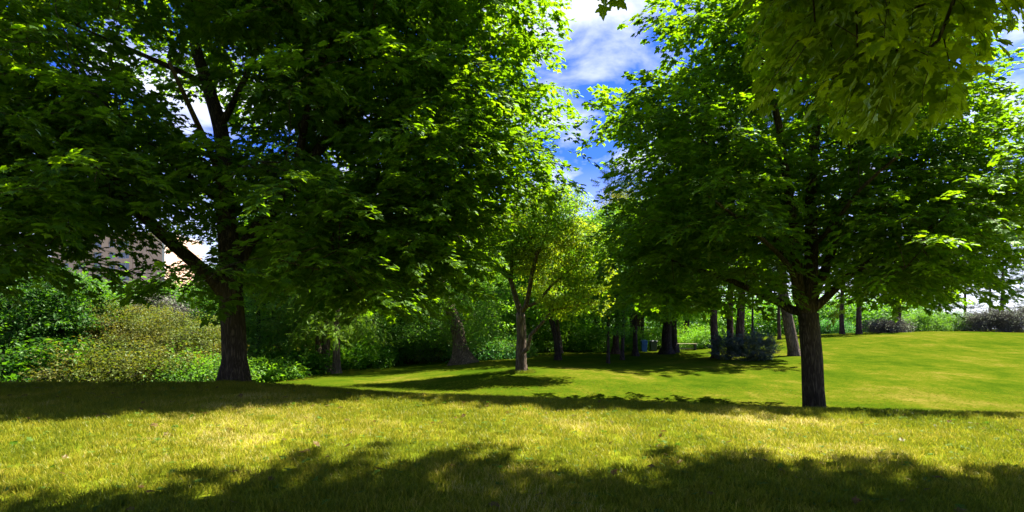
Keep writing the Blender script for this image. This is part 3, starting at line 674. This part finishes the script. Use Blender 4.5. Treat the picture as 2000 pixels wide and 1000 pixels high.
tree('maple_tree', 'multi-stemmed tree with yellow-green and orange leaves in the middle of the far lawn', 1018, 24, zrow(365, 24), (3.6, zrow(640, 24), 3.2), None, BROAD_SRC, M['yellow'], M['bark_l'], stems=stems, n=330, per=4, rad=.36, sc=(.6, 1.0), flare=.25, seed=1, spacing=.3, inner=.2, lobes=YL)
# flared grey tree leaning at the wood's edge
stems = [([(899, 680, 32), (895, 650, 32), (884, 615, 32), (872, 590, 32), (865, 560, 32)], .46, .25),
         ([(880, 530, 31.6), (905, 480, 31.4), (940, 440, 31.2), (960, 420, 31)], .15, .04, (872, 590, 32)),
         ([(850, 500, 32), (840, 440, 32), (850, 380, 32)], .15, .04, (865, 560, 32))]
tree('willow_tree', 'leaning tree with pale flared trunk base and drooping grey-green leaves beside the wood', 903, 32, zrow(390, 32), (3.4, zrow(690, 32), 3.0), None, SMALL_SRC, M['willow'], M['bark_l'], stems=stems, n=130, per=8, rad=.7, sc=(.9, 1.5), flare=.9, flare_h=1.4, seed=2, spacing=.55, inner=.5, lean=(-.3, .3), keep=lambda q: not (q[1] < 32.3 and 868 < proj(q)[0][0] < 925 and proj(q)[0][1] > 600))
tree('maple_tree', 'slanting dark trunked tree just right of the yellow-green tree', 1090, 32, zrow(400, 32), (2.6, zrow(610, 32), 2.6), None, BROAD_SRC, M['broad'], M['bark_d'], stems=[([(1088, 670, 32), (1080, 635, 32), (1072, 610, 32), (1080, 560, 32.2), (1095, 480, 32.4), (1100, 420, 32.4)], .19, .05)], n=60, per=6, rad=.8, flare=.35, seed=3)
tree('maple_tree', 'thin trunked tree standing behind the slanting dark trunk', 1097, 40, zrow(470, 40), (2.6, zrow(610, 40), 2.4), None, BROAD_SRC, M['bright'], M['bark_l'], r=.14, lean=(-.6, 0), n=60, per=6, rad=.8, flare=.2, seed=4)
tree('young_tree', 'slender young tree with thin straight stem on the shaded far lawn', 1188, 30, zrow(470, 30), (1.5, zrow(655, 30), 1.4), None, BROAD_SRC, M['broad'], M['bark_d'], r=.095, n=70, per=6, rad=.5, sc=(.7, 1.1), flare=.3, seed=5, spacing=.4, zoff=.1)
GC = 'dark trunks in the row across the far lawn'
row = [(1202, 39, .24, 'paler trunked tree right behind the slender young tree', M['bark_p'], .2, 400),
       (1241, 36, .17, 'dark trunked tree just left of the blue bin, foot widening at the grass', M['bark_d'], 0, 410),
       (1257, 45, .17, 'dark trunked tree standing behind the blue bin', M['bark_d'], -.1, 470),
       (1302, 38, .38, 'thickest ridged trunk in the row left of the bench', M['bark_d'], .1, 380),
       (1318, 39, .24, 'dark trunked tree whose foot meets the left end of the bench', M['bark_d'], -.1, 430),
       (1342, 50, .22, 'dark trunked tree standing in shade behind the bench', M['bark_d'], .1, 440)]
for i, (px, d, r, lb, bk, ln, ty) in enumerate(row):
    tree('maple_tree', lb, px, d, zrow(ty, d), (2.9 + (i == 3) * 1.3, zrow(628, d), 2.6 + (i == 3) * 1.2), None, BROAD_SRC, M['broad'] if i % 2 == 0 else M['bright'], bk, r=r, lean=(ln, 0), n=62 + 40 * (i == 3), per=6, rad=.95, group=GC, seed=20 + i, flare=.6, flare_h=.5)
def pine(label, px, d, topz, lowz, r, seed, lean=0, n=26, cr=2.4, group=None, mat='pine', bark='bark_p', name='pine_tree', src=None, sc=(1.1, 1.8), rad=.55, per=9):
    return tree(name, label, px, d, topz, (cr, lowz, cr), None, src or PINE_SRC, M[mat], M[bark], r=r, lean=(lean, 0), n=n, per=per, rad=rad, sc=sc, group=group, seed=seed, spacing=.9, inner=.2, flare=.25)
GP = 'pines on the crest of the far slope'
pine('pine with dark bare trunk at the left end of the dark blue-green shrubs', 1398, 33.5, 17, 4.0, .24, 40, lean=-.2, n=90, cr=4.0, group=GP)  # here and on the next two, hidden crown enlarged to shade the far lawn
pine('reddish trunked pine rising right behind the gap of the two dark blue-green shrubs', 1427, 35, 18, 4.2, .22, 41, n=90, cr=4.2, group=GP)
pine('pine with broken pinkish trunk beside the reddish trunked pine', 1443, 34, 16, 4.0, .27, 42, lean=.3, n=80, cr=4.0, group=GP)
pine('thin reddish pine trunk between the blue-green shrubs and the thick leaning trunk', 1522, 46, 11, 4.4, .15, 43, n=26, group=GP)
pine('thick speckled trunk leaning left, close beside the round crowned maple', 1552, 33, 15, 4.6, .34, 44, lean=-1.2, n=120, cr=4.8, group=GP, bark='bark_l')  # wide crown, mostly hidden, sized to cast shade down the slope
pine('short dark pine trunk right of the round crowned maple', 1645, 50, 11, 4.2, .22, 45, n=28, group=GP)
pine('dark pine trunk second to the right of the round crowned maple', 1678, 49, 12, 4.2, .24, 46, n=30, group=GP)
pine('pine standing over the greyish shrub on top of the slope', 1757, 52, 12, 4.4, .22, 47, n=30, group=GP)
pine('thin tall open pine against pale sky at the top of the slope', 1934, 60, 12, 4.2, .14, 48, n=34, group=GP, cr=2.2, per=5)
pine('open pine with curved reddish trunk against pale sky, behind the mauve shrubs', 1953, 57, 10.5, 3.8, .20, 49, lean=.3, n=34, group=GP, cr=2.6, per=5)
pine('young pine with dense low crown right of the pine over the greyish shrub', 1835, 58, 9, 2.6, .16, 54, n=40, group=GP, cr=2.2)
pine('open pine farthest right on the top of the slope', 2010, 58, 11, 3.2, .18, 55, n=40, group=GP, cr=3.0, per=6)
pine('farther pine at the slope top behind the pale leaved shrub', 1885, 64, 12, 3.4, .18, 56, n=40, group=GP, cr=3.0, per=6)
# the tall pine whose tip shows in the sky gap
rt = pine('tall pine whose sparse tip shows in the sky gap above the orange-tinted crown', 1250, 52, zrow(318, 52), zrow(430, 52), .35, 50, n=36, cr=4.4, per=4, rad=.8, sc=(1.6, 2.6))
tree('maple_tree', 'orange-tinted crown below the tall pine tip', 1235, 47, zrow(365, 47), (3.6, zrow(520, 47), 2.8), None, SMALL_SRC, M['olive'], M['bark_d'], r=.2, n=90, per=8, rad=.8, sc=(1.2, 1.8), seed=52)
tree('maple_tree', 'bright green crown between the yellow-green tree and the round crowned maple', 1215, 33, zrow(405, 33), (2.3, zrow(560, 33), 2.2), None, BROAD_SRC, M['bright'], M['bark_d'], r=.12, n=70, per=6, rad=.7, seed=53)

# left woods: individual trees and shrubs
def shrub(label, px, d, topz, wd, mat, seed, src=SMALL_SRC, n=42, per=8, bark='bark_d', group=None, name='shrub', sc=(1.0, 1.6), rad=.6, low=.0, dep=None):
    rnd = np.random.default_rng(300 + seed); bx, by = at(px, d); bz = gz(bx, by) - .05; root = empty(name, (bx, by, bz), label, 'shrub', group)
    w = Wood(); w.chain([(bx, by, bz), (bx, by, bz + .25)], r0=.07, r1=.06, tagl=0, step=.2)
    h = topz - bz; cl = clusters(n, [((bx, by, bz + h * .45 + low), (wd, dep or wd * .8, h * .58))], rnd, .35, .3, zmin=bz + .15)
    w.grow(cl, rnd, np.array([bx, by, bz]), bz - 1, tip=.012); build_wood(root, w, M[bark], 0, seed=seed, tip=.010, sides=6)
    p = place_sprays(cl, w, rnd, per, rad, np.array([bx, by, bz + h * .2]), pitch=(-.5, .8), scale=sc, flat=.8)
    o = scatter('foliage', src, *p, [M[mat], M[bark]], root); o['kind'] = 'stuff'; return root
GL = 'trees and shrubs in the thicket left of the largest maple'
tree('maple_tree', 'dark glossy green tree in the thicket, farthest left', 40, 24, zrow(500, 24), (3.0, zrow(735, 24), 2.6), None, BROAD_SRC, M['glossy'], M['bark_d'], r=.16, n=140, per=7, rad=.6, sc=(.8, 1.3), seed=60, spacing=.5, group=GL)
tree('maple_tree', 'rounded green tree with sunlit tips left of the beige tower', 130, 25, zrow(540, 25), (1.9, zrow(735, 25), 1.9), None, BROAD_SRC, M['glossy'], M['bark_d'], r=.13, n=90, per=7, rad=.5, sc=(.8, 1.2), seed=61, spacing=.45, group=GL)
tree('hawthorn_tree', 'olive tree with reddish tips directly below the beige tower', 235, 26, zrow(584, 26), (2.3, zrow(735, 26), 2.0), None, SMALL_SRC, M['olive'], M['bark_d'], r=.10, n=120, per=8, rad=.5, sc=(.8, 1.2), seed=62, spacing=.4, group=GL)
tree('hawthorn_tree', 'lower olive bush tree spreading beside the thick dark trunk', 345, 25, zrow(618, 25), (2.2, zrow(742, 25), 2.0), None, SMALL_SRC, M['olive'], M['bark_d'], r=.08, n=110, per=8, rad=.5, sc=(.8, 1.2), seed=63, spacing=.4, group=GL)
tree('plum_tree', 'small dark reddish tree top in front of the beige tower', 300, 30, zrow(580, 30), (1.5, zrow(640, 30), 1.4), None, SMALL_SRC, M['mauve'], M['bark_d'], r=.10, n=40, per=8, rad=.5, seed=64, spacing=.4, group=GL)
shrub('grey-green weedy shrub at the left foot of the thick dark trunk', 400, 22.5, zrow(715, 22.5), 1.0, 'willow', 1, group=GL, n=24)
shrub('low shaded shrub under the dark glossy green tree', 60, 22, zrow(690, 22), 2.0, 'glossy', 2, group=GL, src=BROAD_SRC)
shrub('low yellow-green shrub under the olive trees', 210, 22.5, zrow(690, 22.5), 1.9, 'olive', 3, group=GL)
shrub('light green leafy shrub low between the olive shrub and the weedy shrub', 320, 22.5, zrow(705, 22.5), 1.4, 'olive', 4, group=GL)
GS = 'conifers at the edge of the wood'
def spruce(label, px, d, r, top, low, seed, bark='bark_l', cr=2.2, mat='needle', n=95):
    """cone: leaf clusters on whorled drooping boughs"""
    rnd = np.random.default_rng(400 + seed); bx, by = at(px, d); bz = gz(bx, by) - .06; root = empty('spruce_tree', (bx, by, bz), label, 'tree', GS)
    w = Wood(); w.chain([(bx, by, bz), (bx + .05, by, bz + (top - bz) * .5), (bx, by, top)], r0=r, r1=.03, tagl=0); cl = []
    for i in range(n):
        z = low + (top - low) * (i / n) ** 1.25; rr = cr * (1 - (z - low) / (top - low + .5)) + .25; a = i * 2.4 + rnd.normal(0, .3)
        for f_ in (.5, .95): cl.append(np.array([bx + math.cos(a) * rr * f_, by + math.sin(a) * rr * f_, z - .25 * rr * f_ + rnd.normal(0, .1)]))
    w.grow(cl, rnd, np.array([bx, by, (low + top) / 2]), bz + 1, sag=.05, tip=.012); build_wood(root, w, M[bark], .45, .6, seed=seed, tip=.01, sides=10)
    C = np.array([bx, by, low]); p = place_sprays(cl, w, rnd, 13, .5, C, pitch=(-.9, .4), scale=(.42, .85), flat=.9)
    o = scatter('foliage', NEEDLE_SRC, *p, [M[mat], M[bark]], root); o['kind'] = 'stuff'; return root
spruce('spruce with pale pinkish trunk, foot standing on the lawn edge', 657, 30, .22, 9.5, 1.5, 1, cr=2.6)
spruce('spruce with thick grey trunk behind the pale trunked spruce', 636, 31.2, .27, 8.5, 1.5, 2, 'bark_l', cr=2.5)
spruce('spruce with narrow shaded trunk leftmost of the three grouped conifers', 621, 32, .2, 8, 1.4, 3, cr=2.6)
spruce('feathery spruce rising just right of the thick dark trunk', 540, 33, .18, 8.6, -.4, 4, cr=2.7)
GW = 'broadleaved trees in the wood beyond the far lawn'
wl = [(505, 30, 480, 2.2, 'willow', 'pale leaved tree half hidden at the right edge of the thick dark trunk'),
      (590, 38, 420, 3.2, 'bright', 'broadleaved tree whose crown stands behind the conifers'),
      (705, 37, 500, 2.6, 'bright', 'sunlit green tree just right of the conifers'),
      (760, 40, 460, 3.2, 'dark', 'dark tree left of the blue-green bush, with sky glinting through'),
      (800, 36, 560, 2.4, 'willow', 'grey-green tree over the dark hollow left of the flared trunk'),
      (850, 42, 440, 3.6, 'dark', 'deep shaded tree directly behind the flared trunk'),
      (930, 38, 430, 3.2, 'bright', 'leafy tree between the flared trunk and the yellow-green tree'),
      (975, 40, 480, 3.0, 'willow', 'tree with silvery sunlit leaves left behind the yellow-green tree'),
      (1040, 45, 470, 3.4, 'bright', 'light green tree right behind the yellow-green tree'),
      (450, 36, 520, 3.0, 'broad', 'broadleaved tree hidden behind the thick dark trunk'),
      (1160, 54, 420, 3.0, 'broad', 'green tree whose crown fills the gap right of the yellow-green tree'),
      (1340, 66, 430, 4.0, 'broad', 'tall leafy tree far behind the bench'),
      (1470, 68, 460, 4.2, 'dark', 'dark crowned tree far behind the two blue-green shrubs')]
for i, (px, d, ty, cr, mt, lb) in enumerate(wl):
    lo = zrow(700, d) if px < 1100 else zrow(585, d)
    tree('broadleaved_tree', lb, px, d, zrow(ty, d), (cr, lo, cr * .9), None, BROAD_SRC if mt != 'willow' else SMALL_SRC, M[mt], M['bark_d'], r=.16 + .02 * (i % 4), lean=(.3 * math.sin(i * 2.1), 0), n=120 if px < 1100 else 80, per=5, rad=.85, sc=(1.0, 1.6), group=GW, seed=70 + i, spacing=.6)
GU = 'low bushes along the edge of the wood'
ub = [(530, 27.6, 715, .8, 'bright', 'bright yellow-green bush low beside the thick dark trunk'),
      (580, 30.5, 700, 1.3, 'broad', 'green bush left of the conifer trunks'),
      (700, 33.5, 690, 1.4, 'broad', 'leafy bush right of the pale trunked spruce'),
      (740, 36, 670, 1.8, 'dark', 'shaded bush filling the edge of the wood'),
      (815, 37, 640, 1.9, 'juniper', 'blue-green bush in the dark hollow of the wood'),
      (945, 35.5, 670, 2.0, 'dark', 'dark bush right behind the flared trunk'),
      (985, 36, 665, 1.8, 'willow', 'grey-green bush behind the foot of the yellow-green tree')]
for i, (px, d, ty, wd, mt, lb) in enumerate(ub):
    shrub(lb, px, d, zrow(ty, d), wd, mt, 20 + i, src=BROAD_SRC if mt in ('broad', 'bright', 'dark') else SMALL_SRC, group=GU, n=40, rad=.55, sc=(.8, 1.4))
GB = 'sunlit bushes at the back of the far lawn'
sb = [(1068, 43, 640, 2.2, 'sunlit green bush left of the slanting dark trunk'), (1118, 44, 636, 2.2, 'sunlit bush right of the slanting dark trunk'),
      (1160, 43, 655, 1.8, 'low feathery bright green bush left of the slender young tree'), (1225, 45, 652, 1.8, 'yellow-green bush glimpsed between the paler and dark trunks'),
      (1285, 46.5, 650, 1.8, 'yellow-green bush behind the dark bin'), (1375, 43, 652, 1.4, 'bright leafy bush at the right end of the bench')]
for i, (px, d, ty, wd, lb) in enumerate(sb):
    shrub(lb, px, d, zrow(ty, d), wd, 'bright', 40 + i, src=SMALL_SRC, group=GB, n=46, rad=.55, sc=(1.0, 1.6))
shrub('left one of the two dark blue-green shrubs on the lawn', 1417, 32, zrow(655, 32), .70, 'juniper', 50, src=PINE_SRC, n=60, rad=.25, per=9, sc=(.5, .85), group='blue-green shrubs on the far lawn')
shrub('right and larger one of the two dark blue-green shrubs on the lawn', 1474, 31.0, zrow(652, 31.0), 1.0, 'juniper', 51, src=PINE_SRC, n=90, rad=.25, per=9, sc=(.5, .85), group='blue-green shrubs on the far lawn')
GR = 'greyish shrubs along the top of the slope'
for i, (px, d, ty, wd, mt, lb) in enumerate([(1735, 50, 632, 1.2, 'mauve', 'small greyish shrub on top of the slope under the round crowned maple'), (1800, 53, 615, 1.8, 'willow', 'grey-green shrub in the middle of the slope top'),
      (1865, 54, 618, 2.0, 'willow', 'pale leaved shrub left of the mauve shrubs'), (1925, 52, 606, 1.6, 'mauve', 'mauve twiggy shrub below the thin tall pine'), (1975, 51, 604, 1.8, 'mauve', 'mauve twiggy shrub farthest right on the slope top'),
      (1620, 54, 636, 1.6, 'dark', 'dark low shrub right of the round crowned maple trunk')]):
    shrub(lb, px, d, zrow(ty, d), wd, mt, 60 + i, group=GR, n=44, rad=.5)

# far wood behind everything: one mass nobody could count
def far_wood():
    rnd = np.random.default_rng(77); pts = []
    for x0, x1, y0, y1, h0, h1, n in ((-75, -22, 34, 46, 6, 9, 900), (-40, 8, 48, 62, 9, 14, 2400), (6, 16, 74, 84, 6, 9, 700), (16, 64, 82, 96, 3.5, 7, 1200), (-110, -60, 24, 40, 6, 9, 500)):
        for _ in range(n):
            x = rnd.uniform(x0, x1); y = rnd.uniform(y0, y1); h = (h0 + (h1 - h0) * (.5 + .5 * math.sin(x * .55 + y * .3) * math.cos(x * .23)))
            if y > 30:   # the gap in front of the beige tower
                p_ = 1000 + F * x / y
                if p_ < 480: h = min(h, zrow(600, y) - gz(x, y) + 1.0)
            z = gz(x, y) + h * rnd.random() ** .8; pts.append((x, y, z))
    n = len(pts); rot = np.stack([rnd.uniform(-.6, .6, n), rnd.uniform(-.4, .4, n), rnd.uniform(0, 6.28, n)], 1)
    o = scatter('far_wood', [ball_spray(rs, k, .34, 1.3, 1.0) for k in (60, 70, 54, 64)], pts, rot, rnd.uniform(.9, 1.6, n), rnd.integers(1, 5, n), [M['broad'], M['bark_d']])
    tag(o, 'dense dark wood behind the trees', kind='stuff')
far_wood()

# ------------------------------------------------------------------ grass
def grass():
    r = random.Random(5); src = []
    def tuft(nb, h, rad, wd, lean):
        v, f, m, t = [], [], [], []
        for _ in range(nb):
            a = r.uniform(0, 6.283); q = rad * math.sqrt(r.random()); x, y = q * math.cos(a), q * math.sin(a); hh = h * r.uniform(.45, 1.15); b = r.uniform(0, 6.283); l = lean * hh * r.uniform(.2, 1.3); c = r.uniform(0, 6.283)
            wx, wy = wd * math.cos(c) * .5, wd * math.sin(c) * .5; dx, dy = l * math.cos(b), l * math.sin(b); o = len(v)
            v += [(x - wx, y - wy, -.01), (x + wx, y + wy, -.01), (x + wx * .8 + dx * .35, y + wy * .8 + dy * .35, hh * .6), (x - wx * .8 + dx * .35, y - wy * .8 + dy * .35, hh * .6), (x + dx, y + dy, hh)]
            f += [(o, o + 1, o + 2, o + 3), (o + 3, o + 2, o + 4)]; m += [0, 0]; t += [r.random()] * 5
        return v, f, m, t
    src = [tuft(23, .070, .085, .0048, .75), tuft(20, .055, .085, .0048, 1.1), tuft(40, .045, .17, .009, .9)]
    wv = spray_source([(rot_m(r.uniform(.1, .5), 0, r.uniform(0, 6.28)), np.array([0, 0, .02]), r.uniform(.03, .06), r.random()) for _ in range(6)], None, DV, DF); src.append((wv[0], wv[1], [1] * len(wv[1]), wv[3]))
    rnd = np.random.default_rng(9); P, SC, VR = [], [], []
    def band(d0, d1, dens, vr, sc, ext=1.0):
        a = .5 * 2.0 * (d1 ** 2 - d0 ** 2) * ext; n = int(a * dens); d = np.sqrt(rnd.uniform(d0 ** 2, d1 ** 2, n)); x = d * rnd.uniform(-1.0, 1.0, n)
        P.append(np.stack([x, d, ground(x, d)], 1)); SC.append(rnd.uniform(*sc, n)); VR.append(rnd.choice(vr, n))
    band(3.2, 6, 230, [1, 2], (.7, 1.25)); band(6, 9, 180, [1, 2], (.75, 1.3)); band(9, 13, 150, [1, 2], (.75, 1.3))
    band(13, 17, 70, [1, 2], (.45, .8)); band(17, 22, 26, [1, 2], (.4, .7))
    for tx, ty, n_, r_ in ((*at(458, 14.0), 420, .38), (*at(1592, 15.6), 300, .33), (*at(1018, 24), 200, .34)):
        a_ = rnd.uniform(0, 6.283, n_); q_ = r_ + np.abs(rnd.normal(0, .14, n_)); x_ = tx + q_ * np.cos(a_); y_ = ty + q_ * np.sin(a_)
        P.append(np.stack([x_, y_, ground(x_, y_)], 1)); SC.append(rnd.uniform(1.0, 2.1, n_)); VR.append(rnd.choice([1, 2], n_))
    band(3.4, 8, 8, [4], (.7, 1.4)); band(8, 13, 5, [4], (.8, 1.6))
    P = np.concatenate(P); SC = np.concatenate(SC); VR = np.concatenate(VR); n = len(P); print('tufts', n)
    rot = np.stack([rnd.normal(0, .08, n), rnd.normal(0, .08, n), rnd.uniform(0, 6.28, n)], 1)
    o = scatter('grass', src, P, rot, SC, VR, [M['grass'], M['weed']]); tag(o, 'short dry yellow-green lawn grass', kind='stuff')
grass()
def litter():
    rnd = np.random.default_rng(31); v0, f0 = MLV, MLF; src = []
    for k in range(2):
        v = MLV * .11; src.append(([tuple(q) for q in v], MLF, [k] * len(MLF), [.3 + .4 * k] * len(v)))
    n = 700; x = rnd.uniform(-10, 9, n); y = rnd.uniform(4, 13.5, n); k = np.abs(x) < y * 1.0; x, y = x[k], y[k]; n = len(x)
    P = np.stack([x, y, ground(x, y) + .045], 1); rot = np.stack([rnd.normal(0, .35, n), rnd.normal(0, .35, n), rnd.uniform(0, 6.28, n)], 1)
    o = scatter('fallen_leaves', src, P, rot, rnd.uniform(.35, .9, n), rnd.integers(1, 3, n), [M['dead'], M['weed']]); tag(o, 'scattered fallen leaves on the dry lawn', kind='stuff')
M['dead'] = leaf_mat('dead_leaf', [(.10, .05, .02), (.17, .09, .03), (.26, .16, .06)], [(.12, .06, .02)] * 3)
litter()

# ------------------------------------------------------------------ beige apartment tower
def tower():
    M['wall'] = plain_mat('beige_wall', (.64, .42, .32), .85, noise=.05, nscale=.5, spec=.2); M['frame'] = plain_mat('window_frame', (.55, .52, .50), .5); M['trim'] = plain_mat('cornice', (.62, .55, .50), .7)
    g = new_mat('window_glass'); t = g.node_tree; p = N(t, 'ShaderNodeBsdfPrincipled', inp={'Roughness': .08}); p.inputs['Base Color'].default_value = (.05, .08, .16, 1); p.inputs['Specular IOR Level'].default_value = .9; o = N(t, 'ShaderNodeOutputMaterial'); L(t, p.outputs[0], o.inputs[0]); M['glass'] = g
    D = 150.; X = lambda px: (px - 1000) / F * D; Z = lambda py: EYE + (HY - py) / F * D; zb = -3.2
    root = empty('apartment_tower', (X(240), D, zb), 'beige apartment tower with blue-tinted windows rising above the olive trees', 'building')
    def bx(name, x0, x1, z0, z1, y0, y1, mat, par=root, base=None):
        v, f = box_vf((x0 + x1) / 2, (y0 + y1) / 2, (z0 + z1) / 2, x1 - x0, y1 - y0, z1 - z0); 
        ref = base if base is not None else np.array(root.location); return mesh_obj(name, [np.array(q) - ref for q in v], f, mat, par)
    # front wall cut round its windows
    cols = [(118, 134), (150, 166), (182, 198), (212, 224), (230, 252), (275, 281)]; rows = [(470, 483), (492, 505), (513, 526), (535, 548), (556, 568), (577, 589), (598, 610), (619, 631)]
    cols = cols[:5]
    xs = sorted({100, 322, *[c for q in cols for c in q]}); zs = sorted({455, 690, *[c for q in rows for c in q]})
    v, f = [], []
    for i in range(len(xs) - 1):
        for j in range(len(zs) - 1):
            if any(xs[i] == a and xs[i + 1] == b for a, b in cols) and any(zs[j] == a and zs[j + 1] == b for a, b in rows): continue
            a, b = box_vf((X(xs[i]) + X(xs[i + 1])) / 2, D + .2, (Z(zs[j]) + Z(zs[j + 1])) / 2, X(xs[i + 1]) - X(xs[i]), .4, Z(zs[j]) - Z(zs[j + 1])); o_ = len(v); v += a; f += [tuple(q + o_ for q in w_) for w_ in (b[2],)]
    for (a0, a1) in cols:      # reveals
        for (b0, b1) in rows:
            xa, xb, za, zb_ = X(a0), X(a1), Z(b1), Z(b0); o_ = len(v)
            v += [(xa, D, za), (xb, D, za), (xb, D, zb_), (xa, D, zb_), (xa, D + .35, za), (xb, D + .35, za), (xb, D + .35, zb_), (xa, D + .35, zb_)]
            f += [(o_, o_ + 4, o_ + 5, o_ + 1), (o_ + 1, o_ + 5, o_ + 6, o_ + 2), (o_ + 2, o_ + 6, o_ + 7, o_ + 3), (o_ + 3, o_ + 7, o_ + 4, o_)]
    mesh_obj('wall', [np.array(q) - np.array(root.location) for q in v], f, M['wall'], root)
    bx('side_wall', X(322) - .3, X(322), -6, Z(455), D + .01, D + 18, M['wall']); bx('side_wall', X(100), X(100) + .3, -6, Z(455), D + .01, D + 18, M['wall'])
    bx('inner_core', X(100) + .31, X(322) - .31, -6, Z(455) - .2, D + .7, D + 17.8, M['wall'])
    bx('roof', X(98), X(324), Z(455), Z(452), D - .4, D + 18.4, M['trim'])
    bx('pilaster', X(256.5), X(259), -6, Z(456), D - .18, D - .002, M['wall']); bx('pilaster', X(318), X(323), -6, Z(456), D - .3, D - .002, M['trim'])
    bx('lower_wing', X(326), X(560), -6, Z(597), D + 4, D + 16, M['wall'])
    for (a0, a1) in cols:
        for (b0, b1) in rows:
            if b1 > 600: continue
            xa, xb, za, zz = X(a0) + .01, X(a1) - .01, Z(b1) + .01, Z(b0) - .01; w_ = .11; vv, ff = [], []
            nm = 1 if a1 - a0 < 18 else 2; mull = [xa + (xb - xa) * k / (nm + 1) for k in range(1, nm + 1)]
            for q in [(xa, xa + w_, za, zz), (xb - w_, xb, za, zz), (xa + w_, xb - w_, za, za + w_), (xa + w_, xb - w_, zz - w_, zz)] + [(m_ - .05, m_ + .05, za + w_, zz - w_) for m_ in mull]:
                a, b = box_vf((q[0] + q[1]) / 2, D + .25, (q[2] + q[3]) / 2, q[1] - q[0], .1, q[3] - q[2]); o_ = len(vv); vv += a; ff += [tuple(i_ + o_ for i_ in y) for y in b]
            wf = mesh_obj('window', [np.array(q) - np.array(root.location) for q in vv], ff, M['frame'], root)
            edges = [xa + w_] + mull + [xb - w_]
            for k in range(len(edges) - 1):
                a, b = box_vf((edges[k] + edges[k + 1]) / 2, D + .27, (za + zz) / 2, edges[k + 1] - edges[k] - .1, .02, zz - za - 2 * w_); mesh_obj('pane', [np.array(q) - np.array(root.location) for q in a], b, M['glass'], wf)
tower()

# ------------------------------------------------------------------ bins and bench
def lathe(prof, n=20, sq=0.0):
    v, f = [], []
    for r_, z in prof:
        for k in range(n):
            th = 2 * math.pi * k / n; v.append((r_ * math.cos(th), r_ * math.sin(th), z))
    for i in range(len(prof) - 1):
        for k in range(n): a = i * n + k; b = i * n + (k + 1) % n; f.append((a, b, b + n, a + n))
    f.append(tuple(range(n - 1, -1, -1))); f.append(tuple((len(prof) - 1) * n + k for k in range(n))); return v, f
def wheelie_bin(px, d, cbody, clid, label, h=.78, w_=.42):
    x, y = at(px, d); z = gz(x, y); root = empty('litter_bin', (x, y, z), label, 'bin', 'litter bins on the far lawn')
    mb = plain_mat(label.split()[0] + '_plastic', cbody, .45); ml = plain_mat(label.split()[0] + '_lid', clid, .4)
    a, b = w_ / 2 * .82, w_ / 2; v = []; 
    for zz, q in ((.03, a), (h * .55, (a + b) / 2), (h - .04, b), (h, b * 1.06)):
        v += [(-q, -q, zz), (q, -q, zz), (q, q, zz), (-q, q, zz)]
    f = [(3, 2, 1, 0)] + [(i * 4 + k, i * 4 + (k + 1) % 4, i * 4 + 4 + (k + 1) % 4, i * 4 + 4 + k) for i in range(3) for k in range(4)] + [(12, 13, 14, 15)]
    o = mesh_obj('body', v, f, mb, root); bevel(o, .02)
    lv = []; q = b * 1.08
    for zz, s in ((h + .002, 1.0), (h + .04, 1.0), (h + .09, .8), (h + .11, .45)): lv += [(-q * s, -q * s, zz), (q * s, -q * s, zz), (q * s, q * s, zz), (-q * s, q * s, zz)]
    o = mesh_obj('lid', lv, f, ml, root); bevel(o, .012)
    for s in (-1, 1):
        wv, wf = lathe([(.07, -.02), (.075, -.01), (.075, .01), (.07, .02)], 14); wv = [(s * (a + .03) + p[2], a + p[0] * 1.0, .075 + p[1]) for p in wv]; mesh_obj('wheel', wv, wf, M['rubber'], root)
    hv, hf = box_vf(0, q + .03, h - .02, w_ * .7, .03, .03); mesh_obj('handle', hv, hf, mb, root)
M['rubber'] = plain_mat('rubber', (.02, .02, .02), .8)
wheelie_bin(1258, 41, (.03, .14, .42), (.10, .22, .45), 'blue litter bin on the far lawn in front of a dark trunk')
wheelie_bin(1276, 42, (.02, .035, .03), (.03, .04, .035), 'blackish litter bin just right of the blue bin', h=.72, w_=.5)
def bench():
    d = 41.; x, y = at(1341, d); z = gz(x, y); root = empty('park_bench', (x, y, z), 'backless wooden bench in front of the dark trunks on the far lawn', 'bench')
    wd = plain_mat('bench_wood', (.34, .27, .16), .7, noise=.2, nscale=12); mt = plain_mat('bench_leg', (.05, .045, .04), .7)
    for k in range(3):
        v, f = box_vf(0, -.14 + .14 * k, .50, 1.5, .12, .045); o = mesh_obj('plank', v, f, wd, root); bevel(o, .008)
    for s in (-.62, .62):
        v, f = box_vf(s, 0, .2385, .09, .34, .477); o = mesh_obj('leg', v, f, mt, root); bevel(o, .01)
    v, f = box_vf(0, 0, .16, 1.14, .05, .07); o = mesh_obj('stretcher', v, f, wd, root); bevel(o, .006)
bench()
